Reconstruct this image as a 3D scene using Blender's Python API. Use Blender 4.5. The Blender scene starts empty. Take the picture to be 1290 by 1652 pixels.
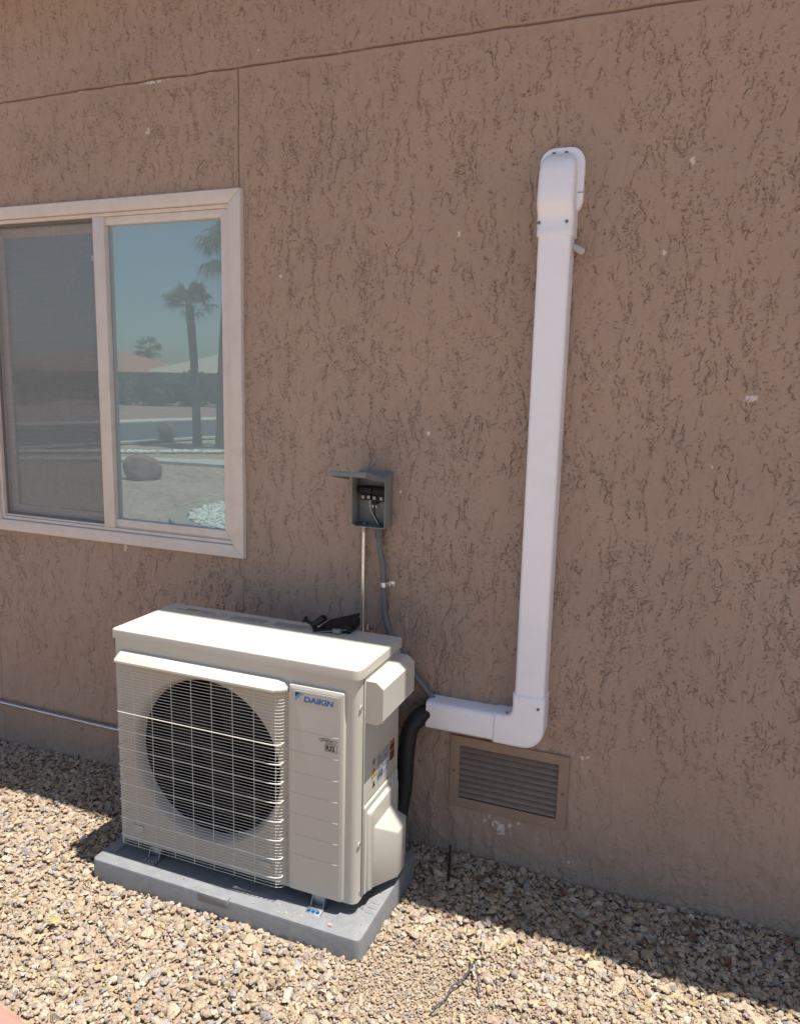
import bpy, bmesh, math, random
import numpy as np
from mathutils import Vector, Matrix, Euler
R = math.radians
rng = np.random.default_rng(7)
random.seed(7)
scene = bpy.context.scene
COL = scene.collection

# ------------------------------------------------------------------ camera
CP = (1.6555, -2.3172, 1.5697)
YAW, PIT, ROLL, FPX = 0.3727, -0.1658, 0.0241, 1227.25
F = Vector((-math.sin(YAW) * math.cos(PIT), math.cos(YAW) * math.cos(PIT), math.sin(PIT)))
Rt = F.cross(Vector((0, 0, 1))).normalized()
Up = Rt.cross(F)
R2 = math.cos(ROLL) * Rt + math.sin(ROLL) * Up
U2 = -math.sin(ROLL) * Rt + math.cos(ROLL) * Up
cd = bpy.data.cameras.new('camera')
cam = bpy.data.objects.new('camera', cd)
COL.objects.link(cam)
M = Matrix((R2, U2, -F)).transposed().to_4x4()
M.translation = Vector(CP)
cam.matrix_world = M
cd.sensor_fit = 'HORIZONTAL'
cd.sensor_width = 36.0
cd.lens = 36.0 * FPX / 1290
cd.clip_start = 0.05
cd.clip_end = 2000
scene.camera = cam

# ------------------------------------------------------------------ world, sun, exposure
SUN = Vector((0.27, 0.012, 1.0)).normalized()
elev = math.asin(SUN.z)
w = bpy.data.worlds.new('World')
scene.world = w
w.use_nodes = True
nt = w.node_tree
bg = nt.nodes['Background']
sk = nt.nodes.new('ShaderNodeTexSky')
sk.sky_type = 'NISHITA'
sk.sun_disc = False
sk.sun_elevation = elev
sk.sun_rotation = math.atan2(SUN.x, SUN.y)
sk.altitude = 300
sk.dust_density = 1.2
nt.links.new(sk.outputs[0], bg.inputs[0])
bg.inputs[1].default_value = 0.072
sd = bpy.data.lights.new('sun', 'SUN')
sun = bpy.data.objects.new('sun', sd)
COL.objects.link(sun)
sd.energy = 4.0
sd.angle = R(0.53)
sd.color = (1.0, 0.965, 0.91)
sun.rotation_euler = (-SUN).to_track_quat('-Z', 'Y').to_euler()
sun.location = (3, -3, 8)
scene.view_settings.view_transform = 'Standard'
scene.view_settings.look = 'None'
scene.view_settings.exposure = 1.04
scene.view_settings.gamma = 1
scene.cycles.max_bounces = 10
scene.cycles.diffuse_bounces = 6

# ------------------------------------------------------------------ materials
def mat(name, col, rough=0.6, metal=0.0, var=0.0, vscale=20.0, bump=0.0, bscale=200.0, stretch=None,
        spec=0.5, dirt=None, dscale=6.0, damt=0.0, bdist=0.001):
    m = bpy.data.materials.new(name)
    m.use_nodes = True
    n, l = m.node_tree.nodes, m.node_tree.links
    p = n['Principled BSDF']
    p.inputs['Base Color'].default_value = (*col, 1)
    p.inputs['Roughness'].default_value = rough
    p.inputs['Metallic'].default_value = metal
    p.inputs['Specular IOR Level'].default_value = spec
    tc = n.new('ShaderNodeTexCoord')
    src = tc.outputs['Object']
    if stretch:
        mp = n.new('ShaderNodeMapping')
        mp.inputs['Scale'].default_value = stretch
        l.new(src, mp.inputs[0])
        src = mp.outputs[0]
    out = None
    if var:
        t = n.new('ShaderNodeTexNoise')
        t.inputs['Scale'].default_value = vscale
        t.inputs['Detail'].default_value = 6
        l.new(src, t.inputs[0])
        r = n.new('ShaderNodeMapRange')
        r.inputs[1].default_value = 0.3
        r.inputs[2].default_value = 0.7
        r.inputs[3].default_value = 1 - var
        r.inputs[4].default_value = 1 + var
        l.new(t.outputs[0], r.inputs[0])
        mx = n.new('ShaderNodeVectorMath')
        mx.operation = 'SCALE'
        mx.inputs[0].default_value = col
        l.new(r.outputs[0], mx.inputs['Scale'])
        out = mx.outputs[0]
    if dirt:
        t = n.new('ShaderNodeTexNoise')
        t.inputs['Scale'].default_value = dscale
        t.inputs['Detail'].default_value = 10
        t.inputs['Roughness'].default_value = 0.65
        l.new(src, t.inputs[0])
        r = n.new('ShaderNodeMapRange')
        r.inputs[1].default_value = 0.48
        r.inputs[2].default_value = 0.72
        r.inputs[3].default_value = 0
        r.inputs[4].default_value = damt
        l.new(t.outputs[0], r.inputs[0])
        mx = n.new('ShaderNodeMix')
        mx.data_type = 'RGBA'
        l.new(r.outputs[0], mx.inputs[0])
        if out:
            l.new(out, mx.inputs[6])
        else:
            mx.inputs[6].default_value = (*col, 1)
        mx.inputs[7].default_value = (*dirt, 1)
        out = mx.outputs[2]
    if out:
        l.new(out, p.inputs['Base Color'])
    if bump:
        t = n.new('ShaderNodeTexNoise')
        t.inputs['Scale'].default_value = bscale
        t.inputs['Detail'].default_value = 4
        l.new(src, t.inputs[0])
        b = n.new('ShaderNodeBump')
        b.inputs['Strength'].default_value = bump
        b.inputs['Distance'].default_value = bdist
        l.new(t.outputs[0], b.inputs['Height'])
        l.new(b.outputs[0], p.inputs['Normal'])
    return m

IVORY = mat('ivory_enamel', (0.505, 0.482, 0.418), 0.38, var=0.015, vscale=4, bump=0.06, bscale=500, dirt=(0.5, 0.42, 0.32), damt=0.10, dscale=7)
IVORY_W = mat('ivory_coated_wire', (0.62, 0.59, 0.51), 0.35)
PVC = mat('white_pvc', (0.88, 0.865, 0.895), 0.22, var=0.01, vscale=8, bump=0.05, bscale=600, dirt=(0.55, 0.48, 0.44), damt=0.10, dscale=9)
TRIM = mat('almond_vinyl', (0.66, 0.585, 0.525), 0.5, var=0.03, vscale=12, bump=0.08, bscale=300, dirt=(0.42, 0.32, 0.27), damt=0.25, dscale=14, stretch=(1, 1, 1))
DARK_GAP = mat('dark_fill', (0.03, 0.028, 0.027), 0.8)  # near-black for the flange seam and the vent backing
BROWN = mat('brown_painted_metal', (0.30, 0.205, 0.15), 0.55, var=0.05, vscale=30, bump=0.1, bscale=250, dirt=(0.24, 0.17, 0.14), damt=0.3)
BROWN_IN = mat('brown_louvre_metal', (0.27, 0.195, 0.150), 0.55, var=0.08, vscale=30, dirt=(0.34, 0.30, 0.27), damt=0.4, dscale=25)
GALV = mat('galvanised_steel', (0.62, 0.63, 0.65), 0.28, 1.0, var=0.12, vscale=90)
GALV_R = mat('dull_zinc', (0.36, 0.37, 0.38), 0.5, 0.9, var=0.15, vscale=120)
CHROME = mat('bright_screw_metal', (0.7, 0.7, 0.7), 0.25, 1.0)
BOXG = mat('grey_box_enamel', (0.20, 0.215, 0.21), 0.42, var=0.05, vscale=20, dirt=(0.30, 0.27, 0.22), damt=0.25)
WHIP = mat('grey_pvc_conduit', (0.125, 0.13, 0.14), 0.5, var=0.08, vscale=40)
BLACK = mat('black_plastic', (0.010, 0.010, 0.011), 0.5, spec=0.25)
BLACKF = mat('black_foam_insulation', (0.010, 0.010, 0.011), 0.6, bump=0.6, bscale=160, bdist=0.003)
WHITE_ST = mat('white_sticker', (0.36, 0.35, 0.33), 0.5)
PAD = mat('grey_composite_pad', (0.195, 0.198, 0.203), 0.7, var=0.08, vscale=60, bump=0.5, bscale=350, dirt=(0.40, 0.37, 0.33), damt=0.2, dscale=14, bdist=0.001)
BLUE = mat('blue_logo_ink', (0.03, 0.14, 0.42), 0.5)
LBLUE = mat('light_blue_logo_ink', (0.10, 0.36, 0.58), 0.5)
INK = mat('black_ink', (0.035, 0.02, 0.018), 0.6)
ORANGE = mat('orange_label', (0.62, 0.17, 0.03), 0.5)
YELLOW = mat('yellow_label', (0.62, 0.46, 0.03), 0.5)
LABELW = mat('silver_label', (0.44, 0.45, 0.48), 0.4)
REDP = mat('red_ink', (0.30, 0.04, 0.03), 0.5)
COPPERISH = mat('green_wire', (0.03, 0.20, 0.06), 0.4)
WHITEW = mat('white_wire', (0.6, 0.58, 0.5), 0.4)
FAN = mat('dark_fan_plastic', (0.004, 0.004, 0.005), 0.6, spec=0.15)
COIL = mat('dark_blue_coil_fins', (0.003, 0.004, 0.010), 0.6, spec=0.1)
SHROUD = mat('ivory_shroud', (0.46, 0.43, 0.37), 0.5)
BLUEBOLT = mat('blue_coated_bolt', (0.05, 0.25, 0.48), 0.35, 0.6)

# ------------------------------------------------------------------ mesh helpers
class MB:
    """collects shapes in one bmesh; build() links them as one mesh object"""
    def __init__(self):
        self.bm = bmesh.new()

    def box(self, x0, x1, y0, y1, z0, z1, bev=0.0, seg=2, mi=0, mtx=None):
        b = bmesh.new()
        bmesh.ops.create_cube(b, size=1)
        for v in b.verts:
            v.co = Vector(((x0 + x1) / 2 + v.co.x * (x1 - x0), (y0 + y1) / 2 + v.co.y * (y1 - y0), (z0 + z1) / 2 + v.co.z * (z1 - z0)))
        if bev:
            bmesh.ops.bevel(b, geom=b.edges[:], offset=bev, segments=seg, profile=0.5, affect='EDGES')
        self.merge(b, mi, mtx)
        return self

    def merge(self, b, mi=0, mtx=None):
        if mtx is not None:
            b.transform(mtx)
        for f in b.faces:
            f.material_index = mi
        me = bpy.data.meshes.new('tmp')
        b.to_mesh(me)
        b.free()
        self.bm.from_mesh(me)
        bpy.data.meshes.remove(me)

    def poly(self, pts, ext, mi=0, bev=0.0, seg=2):
        """planar polygon pts (3D) extruded by vector ext; bevel rounds the far rim"""
        b = bmesh.new()
        vs = [b.verts.new(p) for p in pts]
        f = b.faces.new(vs)
        r = bmesh.ops.extrude_face_region(b, geom=[f])
        nv = [g for g in r['geom'] if isinstance(g, bmesh.types.BMVert)]
        nf = [g for g in r['geom'] if isinstance(g, bmesh.types.BMFace)]
        for v in nv:
            v.co += Vector(ext)
        bmesh.ops.recalc_face_normals(b, faces=b.faces[:])
        if bev:
            es = set()
            for ff in nf:
                es.update(ff.edges)
            bmesh.ops.bevel(b, geom=list(es), offset=bev, segments=seg, profile=0.5, affect='EDGES')
        self.merge(b, mi)
        return self

    def loft(self, rings, mi=0, cap=True):
        b = bmesh.new()
        rs = [[b.verts.new(p) for p in r] for r in rings]
        n = len(rs[0])
        for a, c in zip(rs, rs[1:]):
            for i in range(n):
                b.faces.new((a[i], a[(i + 1) % n], c[(i + 1) % n], c[i]))
        if cap:
            b.faces.new(rs[0][::-1])
            b.faces.new(rs[-1])
        bmesh.ops.recalc_face_normals(b, faces=b.faces[:])
        self.merge(b, mi)
        return self

    def tube(self, path, r, n=12, mi=0, cap=True, ridge=None):
        P = [Vector(p) for p in path]
        rings = []
        t0 = (P[1] - P[0]).normalized()
        a = Vector((0, 0, 1)) if abs(t0.z) < 0.9 else Vector((1, 0, 0))
        u = t0.cross(a).normalized()
        for i, p in enumerate(P):
            t = (P[min(i + 1, len(P) - 1)] - P[max(i - 1, 0)]).normalized()
            u = (u - t * u.dot(t)).normalized()
            v = t.cross(u)
            rr = r(i) if callable(r) else r
            rings.append([p + (u * math.cos(2 * math.pi * k / n) + v * math.sin(2 * math.pi * k / n)) * rr for k in range(n)])
        return self.loft(rings, mi, cap)

    def lathe(self, prof, centre, axis='y', n=24, mi=0, closed=False):
        """prof: list of (radius, offset along axis)"""
        c = Vector(centre)
        rings = []
        for r, h in prof:
            ring = []
            for k in range(n):
                a = 2 * math.pi * k / n
                if axis == 'y':
                    ring.append(c + Vector((r * math.cos(a), h, r * math.sin(a))))
                elif axis == 'z':
                    ring.append(c + Vector((r * math.cos(a), r * math.sin(a), h)))
                else:
                    ring.append(c + Vector((h, r * math.cos(a), r * math.sin(a))))
            rings.append(ring)
        return self.loft(rings, mi, cap=closed)

    def quad(self, pts, mi=0):
        vs = [self.bm.verts.new(p) for p in pts]
        f = self.bm.faces.new(vs)
        f.material_index = mi
        return self

    def build(self, name, mats, parent=None, smooth=True, angle=35, bevel=0.0):
        me = bpy.data.meshes.new(name)
        self.bm.to_mesh(me)
        self.bm.free()
        if not isinstance(mats, (list, tuple)):
            mats = [mats]
        for m in mats:
            me.materials.append(m)
        if smooth:
            for p in me.polygons:
                p.use_smooth = True
            try:
                me.set_sharp_from_angle(angle=R(angle))
            except Exception:
                pass
        o = bpy.data.objects.new(name, me)
        COL.objects.link(o)
        if parent:
            o.parent = parent
            o.matrix_parent_inverse = parent.matrix_basis.inverted()
        return o

def thing(name, label, cat, loc=(0, 0, 0), group=None):
    o = bpy.data.objects.new(name, None)
    COL.objects.link(o)
    o.location = loc
    o.empty_display_size = 0.1
    return tag(o, label, cat, group)

def tag(o, label=None, cat=None, group=None, kind=None):
    if label: o['label'] = label
    if cat: o['category'] = cat
    if group: o['group'] = group
    if kind: o['kind'] = kind
    return o

def rrect(x0, x1, y0, y1, r, n=6, corners=(1, 1, 1, 1)):
    """2D rounded rectangle, counter-clockwise from lower left"""
    out = []
    for (cx, cy, a0, on) in ((x0 + r, y0 + r, 180, corners[0]), (x1 - r, y0 + r, 270, corners[1]),
                             (x1 - r, y1 - r, 0, corners[2]), (x0 + r, y1 - r, 90, corners[3])):
        for k in range(n + 1):
            a = R(a0 + 90 * k / n)
            if on:
                out.append((cx + r * math.cos(a), cy + r * math.sin(a)))
            else:
                sx = x0 if cx < (x0 + x1) / 2 else x1
                sy = y0 if cy < (y0 + y1) / 2 else y1
                e = (k / n - 0.5) * 1e-4
                out.append((sx + e, sy + e * (1 if a0 in (270, 90) else -1)))
    return out

def spline(pts, n=12):
    """Catmull-Rom through 3D points"""
    P = [Vector(p) for p in pts]
    P = [2 * P[0] - P[1]] + P + [2 * P[-1] - P[-2]]
    out = []
    for i in range(1, len(P) - 2):
        for k in range(n):
            t = k / n
            a, b, c, d = P[i - 1], P[i], P[i + 1], P[i + 2]
            out.append(0.5 * ((2 * b) + (-a + c) * t + (2 * a - 5 * b + 4 * c - d) * t * t + (-a + 3 * b - 3 * c + d) * t ** 3))
    out.append(P[-2])
    return out

def text_obj(name, body, size, material, parent, loc, rot=(R(90), 0, 0), bold=0.0, shear=0.0, sx=1.0, ext=0.0002, align='LEFT', space=1.0):
    c = bpy.data.curves.new(name, 'FONT')
    c.body = body
    c.size = size
    c.offset = bold
    c.shear = shear
    c.extrude = ext
    c.align_x = align
    c.space_character = space
    c.fill_mode = 'BOTH'
    o = bpy.data.objects.new(name, c)
    COL.objects.link(o)
    dg = bpy.context.evaluated_depsgraph_get()
    me = bpy.data.meshes.new_from_object(o.evaluated_get(dg))
    bpy.data.objects.remove(o)
    bpy.data.curves.remove(c)
    me.transform(Matrix.Diagonal((sx, 1, 1, 1)))
    me.transform(Euler(rot).to_matrix().to_4x4())
    me.transform(Matrix.Translation(loc))
    me.materials.clear()
    me.materials.append(material)
    m = bpy.data.objects.new(name, me)
    COL.objects.link(m)
    m.parent = parent
    return m

def mesh_np(name, verts, faces, mats, parent=None, smooth=True, attr=None):
    me = bpy.data.meshes.new(name)
    nf, k = faces.shape
    me.vertices.add(len(verts))
    me.vertices.foreach_set('co', verts.astype(np.float32).ravel())
    me.loops.add(nf * k)
    me.loops.foreach_set('vertex_index', faces.astype(np.int32).ravel())
    me.polygons.add(nf)
    me.polygons.foreach_set('loop_start', np.arange(0, nf * k, k, dtype=np.int32))
    me.polygons.foreach_set('loop_total', np.full(nf, k, dtype=np.int32))
    me.update(calc_edges=True)
    me.polygons.foreach_set('use_smooth', np.full(nf, smooth))
    if attr:
        for an, data in attr.items():
            a = me.color_attributes.new(an, 'FLOAT_COLOR', 'POINT')
            a.data.foreach_set('color', data.astype(np.float32).ravel())
    for m in (mats if isinstance(mats, list) else [mats]):
        me.materials.append(m)
    o = bpy.data.objects.new(name, me)
    COL.objects.link(o)
    if parent:
        o.parent = parent
    return o

def gfield(nx, nz, sx, sz, seed):
    """gaussian random field, unit variance, correlation lengths in cells"""
    g = np.random.default_rng(seed).standard_normal((nz, nx))
    fx = np.fft.rfftfreq(nx)[None, :]
    fz = np.fft.fftfreq(nz)[:, None]
    k = np.exp(-2 * math.pi ** 2 * ((fx * sx) ** 2 + (fz * sz) ** 2))
    h = np.fft.irfft2(np.fft.rfft2(g) * k, s=(nz, nx))
    return h / h.std()

def sample(f, i, j):
    nz, nx = f.shape
    i = np.clip(i, 0, nz - 1.001); j = np.clip(j, 0, nx - 1.001)
    i0 = i.astype(int); j0 = j.astype(int)
    a = i - i0; b = j - j0
    return (f[i0, j0] * (1 - a) * (1 - b) + f[i0 + 1, j0] * a * (1 - b) + f[i0, j0 + 1] * (1 - a) * b + f[i0 + 1, j0 + 1] * a * b)

# ================================================================== HOUSE
WX0, WX1, WZ0, WZ1 = -1.075, 0.154, 0.933, 2.209        # outer edges of the window trim
house = thing('house', 'brown stucco house wall with a sliding window, under a narrow roof overhang', 'house')

def stucco_mat():
    m = bpy.data.materials.new('brown_stucco')
    m.use_nodes = True
    n, l = m.node_tree.nodes, m.node_tree.links
    p = n['Principled BSDF']
    p.inputs['Roughness'].default_value = 0.75
    p.inputs['Specular IOR Level'].default_value = 0.35
    tc = n.new('ShaderNodeTexCoord')
    t = n.new('ShaderNodeTexNoise')
    t.inputs['Scale'].default_value = 1.6
    t.inputs['Detail'].default_value = 12
    t.inputs['Roughness'].default_value = 0.62
    l.new(tc.outputs['Object'], t.inputs[0])
    cr = n.new('ShaderNodeValToRGB')
    cr.color_ramp.elements[0].position = 0.3
    cr.color_ramp.elements[0].color = (0.345, 0.247, 0.190, 1)
    cr.color_ramp.elements[1].position = 0.7
    cr.color_ramp.elements[1].color = (0.405, 0.288, 0.218, 1)
    l.new(t.outputs[0], cr.inputs[0])
    at = n.new('ShaderNodeAttribute')
    at.attribute_name = 'chips'
    mx = n.new('ShaderNodeMix')
    mx.data_type = 'RGBA'
    sep = n.new('ShaderNodeSeparateColor')
    l.new(at.outputs['Color'], sep.inputs[0])
    l.new(sep.outputs[0], mx.inputs[0])
    l.new(cr.outputs[0], mx.inputs[6])
    mx.inputs[7].default_value = (0.66, 0.58, 0.54, 1)
    mx2 = n.new('ShaderNodeMix')
    mx2.data_type = 'RGBA'
    l.new(sep.outputs[1], mx2.inputs[0])
    l.new(mx.outputs[2], mx2.inputs[6])
    mx2.inputs[7].default_value = (0.13, 0.085, 0.065, 1)
    mx3 = n.new('ShaderNodeMix')
    mx3.data_type = 'RGBA'
    l.new(sep.outputs[2], mx3.inputs[0])
    l.new(mx2.outputs[2], mx3.inputs[6])
    mx3.inputs[7].default_value = (0.34, 0.27, 0.20, 1)
    l.new(mx3.outputs[2], p.inputs['Base Color'])
    # fine horizontal float marks and grain
    mp = n.new('ShaderNodeMapping')
    mp.inputs['Scale'].default_value = (6, 6, 260)
    l.new(tc.outputs['Object'], mp.inputs[0])
    a = n.new('ShaderNodeTexNoise')
    a.inputs['Scale'].default_value = 1
    a.inputs['Detail'].default_value = 5
    l.new(mp.outputs[0], a.inputs[0])
    g = n.new('ShaderNodeTexNoise')
    g.inputs['Scale'].default_value = 420
    g.inputs['Detail'].default_value = 4
    l.new(tc.outputs['Object'], g.inputs[0])
    ad = n.new('ShaderNodeMath')
    ad.operation = 'ADD'
    l.new(a.outputs[0], ad.inputs[0])
    l.new(g.outputs[0], ad.inputs[1])
    b = n.new('ShaderNodeBump')
    b.inputs['Strength'].default_value = 0.55
    b.inputs['Distance'].default_value = 0.0009
    l.new(ad.outputs[0], b.inputs['Height'])
    l.new(b.outputs[0], p.inputs['Normal'])
    return m
STUCCO = stucco_mat()

def build_wall():
    st = 0.002
    X0, X1, Z0, Z1 = -1.25, 2.31, -0.10, 3.02
    nx = int(round((X1 - X0) / st)) + 1
    nz = int(round((Z1 - Z0) / st)) + 1
    x = X0 + np.arange(nx) * st
    z = Z0 + np.arange(nz) * st
    XX, ZZ = np.meshgrid(x, z)
    c = 0.001 / st                                     # 1 mm in cells
    J, I = np.meshgrid(np.arange(nx, dtype=float), np.arange(nz, dtype=float))
    w1, w2 = gfield(nx, nz, 5 * c, 6 * c, 1), gfield(nx, nz, 5 * c, 6 * c, 2)
    w3, w4 = gfield(nx, nz, 16 * c, 22 * c, 3), gfield(nx, nz, 16 * c, 22 * c, 4)
    w5, w6 = gfield(nx, nz, 2.0 * c, 2.0 * c, 16), gfield(nx, nz, 2.0 * c, 2.0 * c, 17)
    di, dj = 4.5 * c * w1 + 9 * c * w3 + 1.3 * c * w5, 3.2 * c * w2 + 6 * c * w4 + 1.3 * c * w6

    def contour(f, lev=0.0):
        gz, gx = np.gradient(f)
        return np.abs(f - lev) / (np.hypot(gz, gx) + 1e-6) * st      # distance in metres
    big = sample(gfield(nx, nz, 12 * c, 62 * c, 5), I + di, J + dj)
    iso = sample(gfield(nx, nz, 9 * c, 12 * c, 6), I + di * 0.7, J + dj * 0.7)
    fine = gfield(nx, nz, 3.6 * c, 4.2 * c, 7)
    patch = gfield(nx, nz, 22 * c, 75 * c, 8)
    patch2 = gfield(nx, nz, 60 * c, 60 * c, 9)
    brk = gfield(nx, nz, 6 * c, 14 * c, 10)
    brk2 = gfield(nx, nz, 2.2 * c, 2.8 * c, 11)
    right = np.clip((XX - 0.8) / 1.2, 0, 1)
    low = np.clip((0.55 - ZZ) / 0.35, 0, 1)

    def sm(v, a, b):
        t = np.clip((v - a) / (b - a), 0, 1)
        return t * t * (3 - 2 * t)
    d1 = contour(big)
    m1 = sm(brk + 0.7 * brk2, -0.8, 0.3)
    g1 = np.exp(-(d1 / 0.00115) ** 4) * m1
    big2 = sample(gfield(nx, nz, 6.5 * c, 30 * c, 19), I + di * .8, J + dj * .8)
    d4 = contour(big2, 0.3)
    g4 = np.exp(-(d4 / 0.0009) ** 4) * sm(brk2 * .8 + brk + .2 * patch2, -0.35, 0.7)
    d2 = contour(iso, 0.35)
    m2 = sm(0.8 * brk + 0.7 * brk2 + 0.35 * patch + 0.35 * right, 0.1, 1.0)
    g2 = np.exp(-(d2 / 0.0010) ** 4) * m2
    d3 = contour(fine, 0.6)
    m3 = sm(0.4 * patch + 0.3 * patch2 + 1.0 * brk, 0.7, 1.7)
    g3 = np.exp(-(d3 / 0.0009) ** 4) * m3
    pits = sm(gfield(nx, nz, 1.05 * c, 1.1 * c, 12), 2.1, 2.6) * sm(patch + patch2 * 0.6 + 0.5 * brk, -0.7, 0.6)
    nick = gfield(nx, nz, 6.0 * c, 1.3 * c, 18)
    pits = np.maximum(pits, 0.8 * sm(nick, 2.2, 2.6) * sm(patch + patch2, 0.2, 1.4))
    groove = np.maximum(np.maximum(np.maximum(g1 * 0.95, g4 * .7), g2 * 0.75), np.maximum(g3 * 0.6, pits * 1.2))
    groove *= (1 - 0.45 * low)
    groove = groove * (0.40 + 0.60 * sm(w6 + .3 * w5, -0.7, 0.4))
    h = -0.0076 * groove
    h += 0.0013 * np.tanh(big * 3.5) + 0.0009 * np.tanh(big2 * 3.0) + 0.00022 * gfield(nx, nz, 2.6 * c, 9 * c, 20) + 0.0006 * np.tanh(iso * 2) * (0.4 + 0.6 * m2)
    h += 0.0011 * gfield(nx, nz, 45 * c, 55 * c, 13) + 0.00022 * fine * sm(patch, 0.0, 1.2) + 0.00012 * brk2
    h += low * 0.0011 * np.tanh(1.6 * gfield(nx, nz, 16 * c, 20 * c, 14))
    # board seams
    def seam(dist, wdt, dep):
        return -dep * np.exp(-(dist / wdt) ** 4)
    wob = 0.0012 * gfield(nx, nz, 40 * c, 40 * c, 15)
    dz = ZZ - 2.589 + wob
    flat = np.exp(-((ZZ - 2.578) / 0.016) ** 2)
    h = h * (1 - 0.8 * flat)
    h += np.where(dz > 0, 0.0042 * np.exp(-np.clip(dz, 0, 1) / 0.05), 0) + seam(dz + 0.001, 0.0026, 0.006)
    dx = XX - 0.139 + wob
    vm = ((ZZ > WZ1 - .01) & (ZZ < 2.589)) * 1.0
    vm2 = ((ZZ > -1) & (ZZ < WZ0 + .01)) * (0.45 + 0.3 * np.tanh(brk))
    h = h * (1 - 0.7 * np.exp(-(dx / 0.012) ** 2) * np.maximum(vm, vm2))
    h += seam(dx, 0.0027, 0.005) * vm + seam(dx, 0.0024, 0.004) * vm2
    h += np.where((dx > 0) & (dx < .03), 0.0012, 0) * vm
    dx2 = XX + 1.104 + wob
    h += seam(dx2, 0.0027, 0.005) * ((ZZ < WZ0) * 1.0)
    # lighter chips where the paint has flaked, and drips of caulk above the window
    chips = np.zeros_like(h)
    r2 = np.random.default_rng(5)
    def chip(cx, cz, rx, rz, s=0.9):
        q = ((XX - cx) / rx) ** 2 + ((ZZ - cz) / rz) ** 2 + 0.55 * brk2 + 0.35 * fine + .35 * w5
        chips[:] = np.maximum(chips, s * sm(-q, -1.0, -0.8))
    for cx, cz, rx, rz in [(1.137, 0.108, .017, .017), (1.122, 0.128, .012, .009), (1.168, 0.125, .005, .009), (1.085, 0.118, .006, .008),
                           (1.10, 0.14, .005, .005), (1.05, 0.105, .004, .004), (1.20, .14, .004, .004), (1.145, .09, .012, .006),
                           (1.774, 1.551, .014, .008), (1.785, 1.556, .008, .005), (1.575, 2.187, .006, .008), (-0.234, 2.424, .008, .009),
                           (0.92, 2.025, .007, .008), (-0.396, .915, .006, .010), (0.84, 1.42, .006, .006), (0.75, 1.22, .005, .005),
                           (1.39, .415, .010, .005), (1.405, .42, .006, .006), (0.72, .95, .004, .004), (1.69, 1.36, .004, .004),
                           (1.37, .045, .004, .004), (.30, 1.92, .005, .005), (1.52, 1.95, .004, .006)]:
        chip(cx, cz, rx, rz)
    for _ in range(46):
        cx, cz = r2.uniform(-1.1, 2.2), r2.uniform(0.1, 2.8)
        rr = r2.uniform(.0014, .0026)
        chip(cx, cz, rr, rr, 0.8)
    for _ in range(26):
        cx = r2.uniform(-1.1, 1.9)
        if cx < 0.1 or _ % 4 == 0:
            chip(cx, 2.589 - r2.uniform(0, .004), r2.uniform(.004, .02), .0022, 0.75)
    chip(-0.20, 2.582, .045, .004, 0.9)
    seam_dark = np.exp(-((dz + 0.001) / 0.0022) ** 2) * 0.9  # darker line along the board seams
    seam_dark = np.maximum(seam_dark, np.exp(-(dx / 0.0022) ** 2) * 0.8 * vm)
    dust = np.clip(1 - (ZZ + .03) / 0.16, 0, 1) ** 1.5 * (0.5 + 0.3 * np.tanh(gfield(nx, nz, 14 * c, 10 * c, 22))) * .7
    chc = np.stack([chips, seam_dark, dust, 0 * chips + 1], -1)
    keep = ~((XX > WX0 + 0.02) & (XX < WX1 - 0.02) & (ZZ > WZ0 + 0.02) & (ZZ < WZ1 - 0.02))
    keep &= ~((XX > .975) & (XX < 1.335) & (ZZ > .176) & (ZZ < .393))
    idx = np.arange(nx * nz).reshape(nz, nx)
    f = np.stack([idx[:-1, :-1], idx[:-1, 1:], idx[1:, 1:], idx[1:, :-1]], -1).reshape(-1, 4)
    kk = (keep[:-1, :-1] & keep[1:, 1:]).reshape(-1)
    f = f[kk]
    used = np.zeros(nx * nz, bool)
    used[f.ravel()] = True
    remap = np.cumsum(used) - 1
    V = np.stack([XX, -h, ZZ], -1).reshape(-1, 3)[used]
    mesh_np('wall', V, remap[f], STUCCO, house, attr={'chips': chc.reshape(-1, 4)[used]})
    # the same texture carried on, mirrored and a little coarser, past both ends of the detailed stretch
    hs = h[::2, ::2]; zs_ = z[::2]; xs_ = x[::2]
    n2 = hs.shape[1]
    for sgn in (-1, 1):
        hh = hs[:, :n2] if sgn < 0 else hs[:, ::-1][:, :n2]
        xe = (X0 - (xs_[:n2] - X0)) if sgn < 0 else (X1 + (xs_[:n2] - xs_[0]))
        XE, ZE = np.meshgrid(xe, zs_)
        ii = np.arange(len(zs_) * n2).reshape(len(zs_), n2)
        fe = np.stack([ii[:-1, :-1], ii[:-1, 1:], ii[1:, 1:], ii[1:, :-1]], -1).reshape(-1, 4)
        if sgn < 0: fe = fe[:, ::-1]
        mesh_np('wall', np.stack([XE, -hh, ZE], -1).reshape(-1, 3), fe, STUCCO, house)
build_wall()

def flat_walls():
    m = MB()
    m.box(-9, -4.78, 0.002, 0.2, -0.3, 3.1)
    m.box(5.84, 8, 0.002, 0.2, -0.3, 3.1)
    m.box(-4.78, 5.84, 0.012, 0.2, 3.0, 3.1)
    m.box(-9, -8.8, 0.2, 8, -0.3, 3.1)
    m.box(7.8, 8, 0.2, 8, -0.3, 3.1)
    m.box(-4.78, 5.84, 0.07, 0.2, -0.3, 3.0)
    return m.build('wall', STUCCO, house)
flat_walls()
TILE = mat('brown_roof_tile', (0.34, 0.22, 0.16), 0.8, var=0.25, vscale=3, bump=0.6, bscale=20, bdist=0.02)
m = MB()
m.poly([(-9.3, -0.286, 3.10), (-9.3, -0.286, 3.21), (-9.3, 8.3, 5.2), (-9.3, 8.3, 5.09)], (17.6, 0, 0))
m.build('roof', TILE, house, smooth=False)
m = MB()
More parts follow.
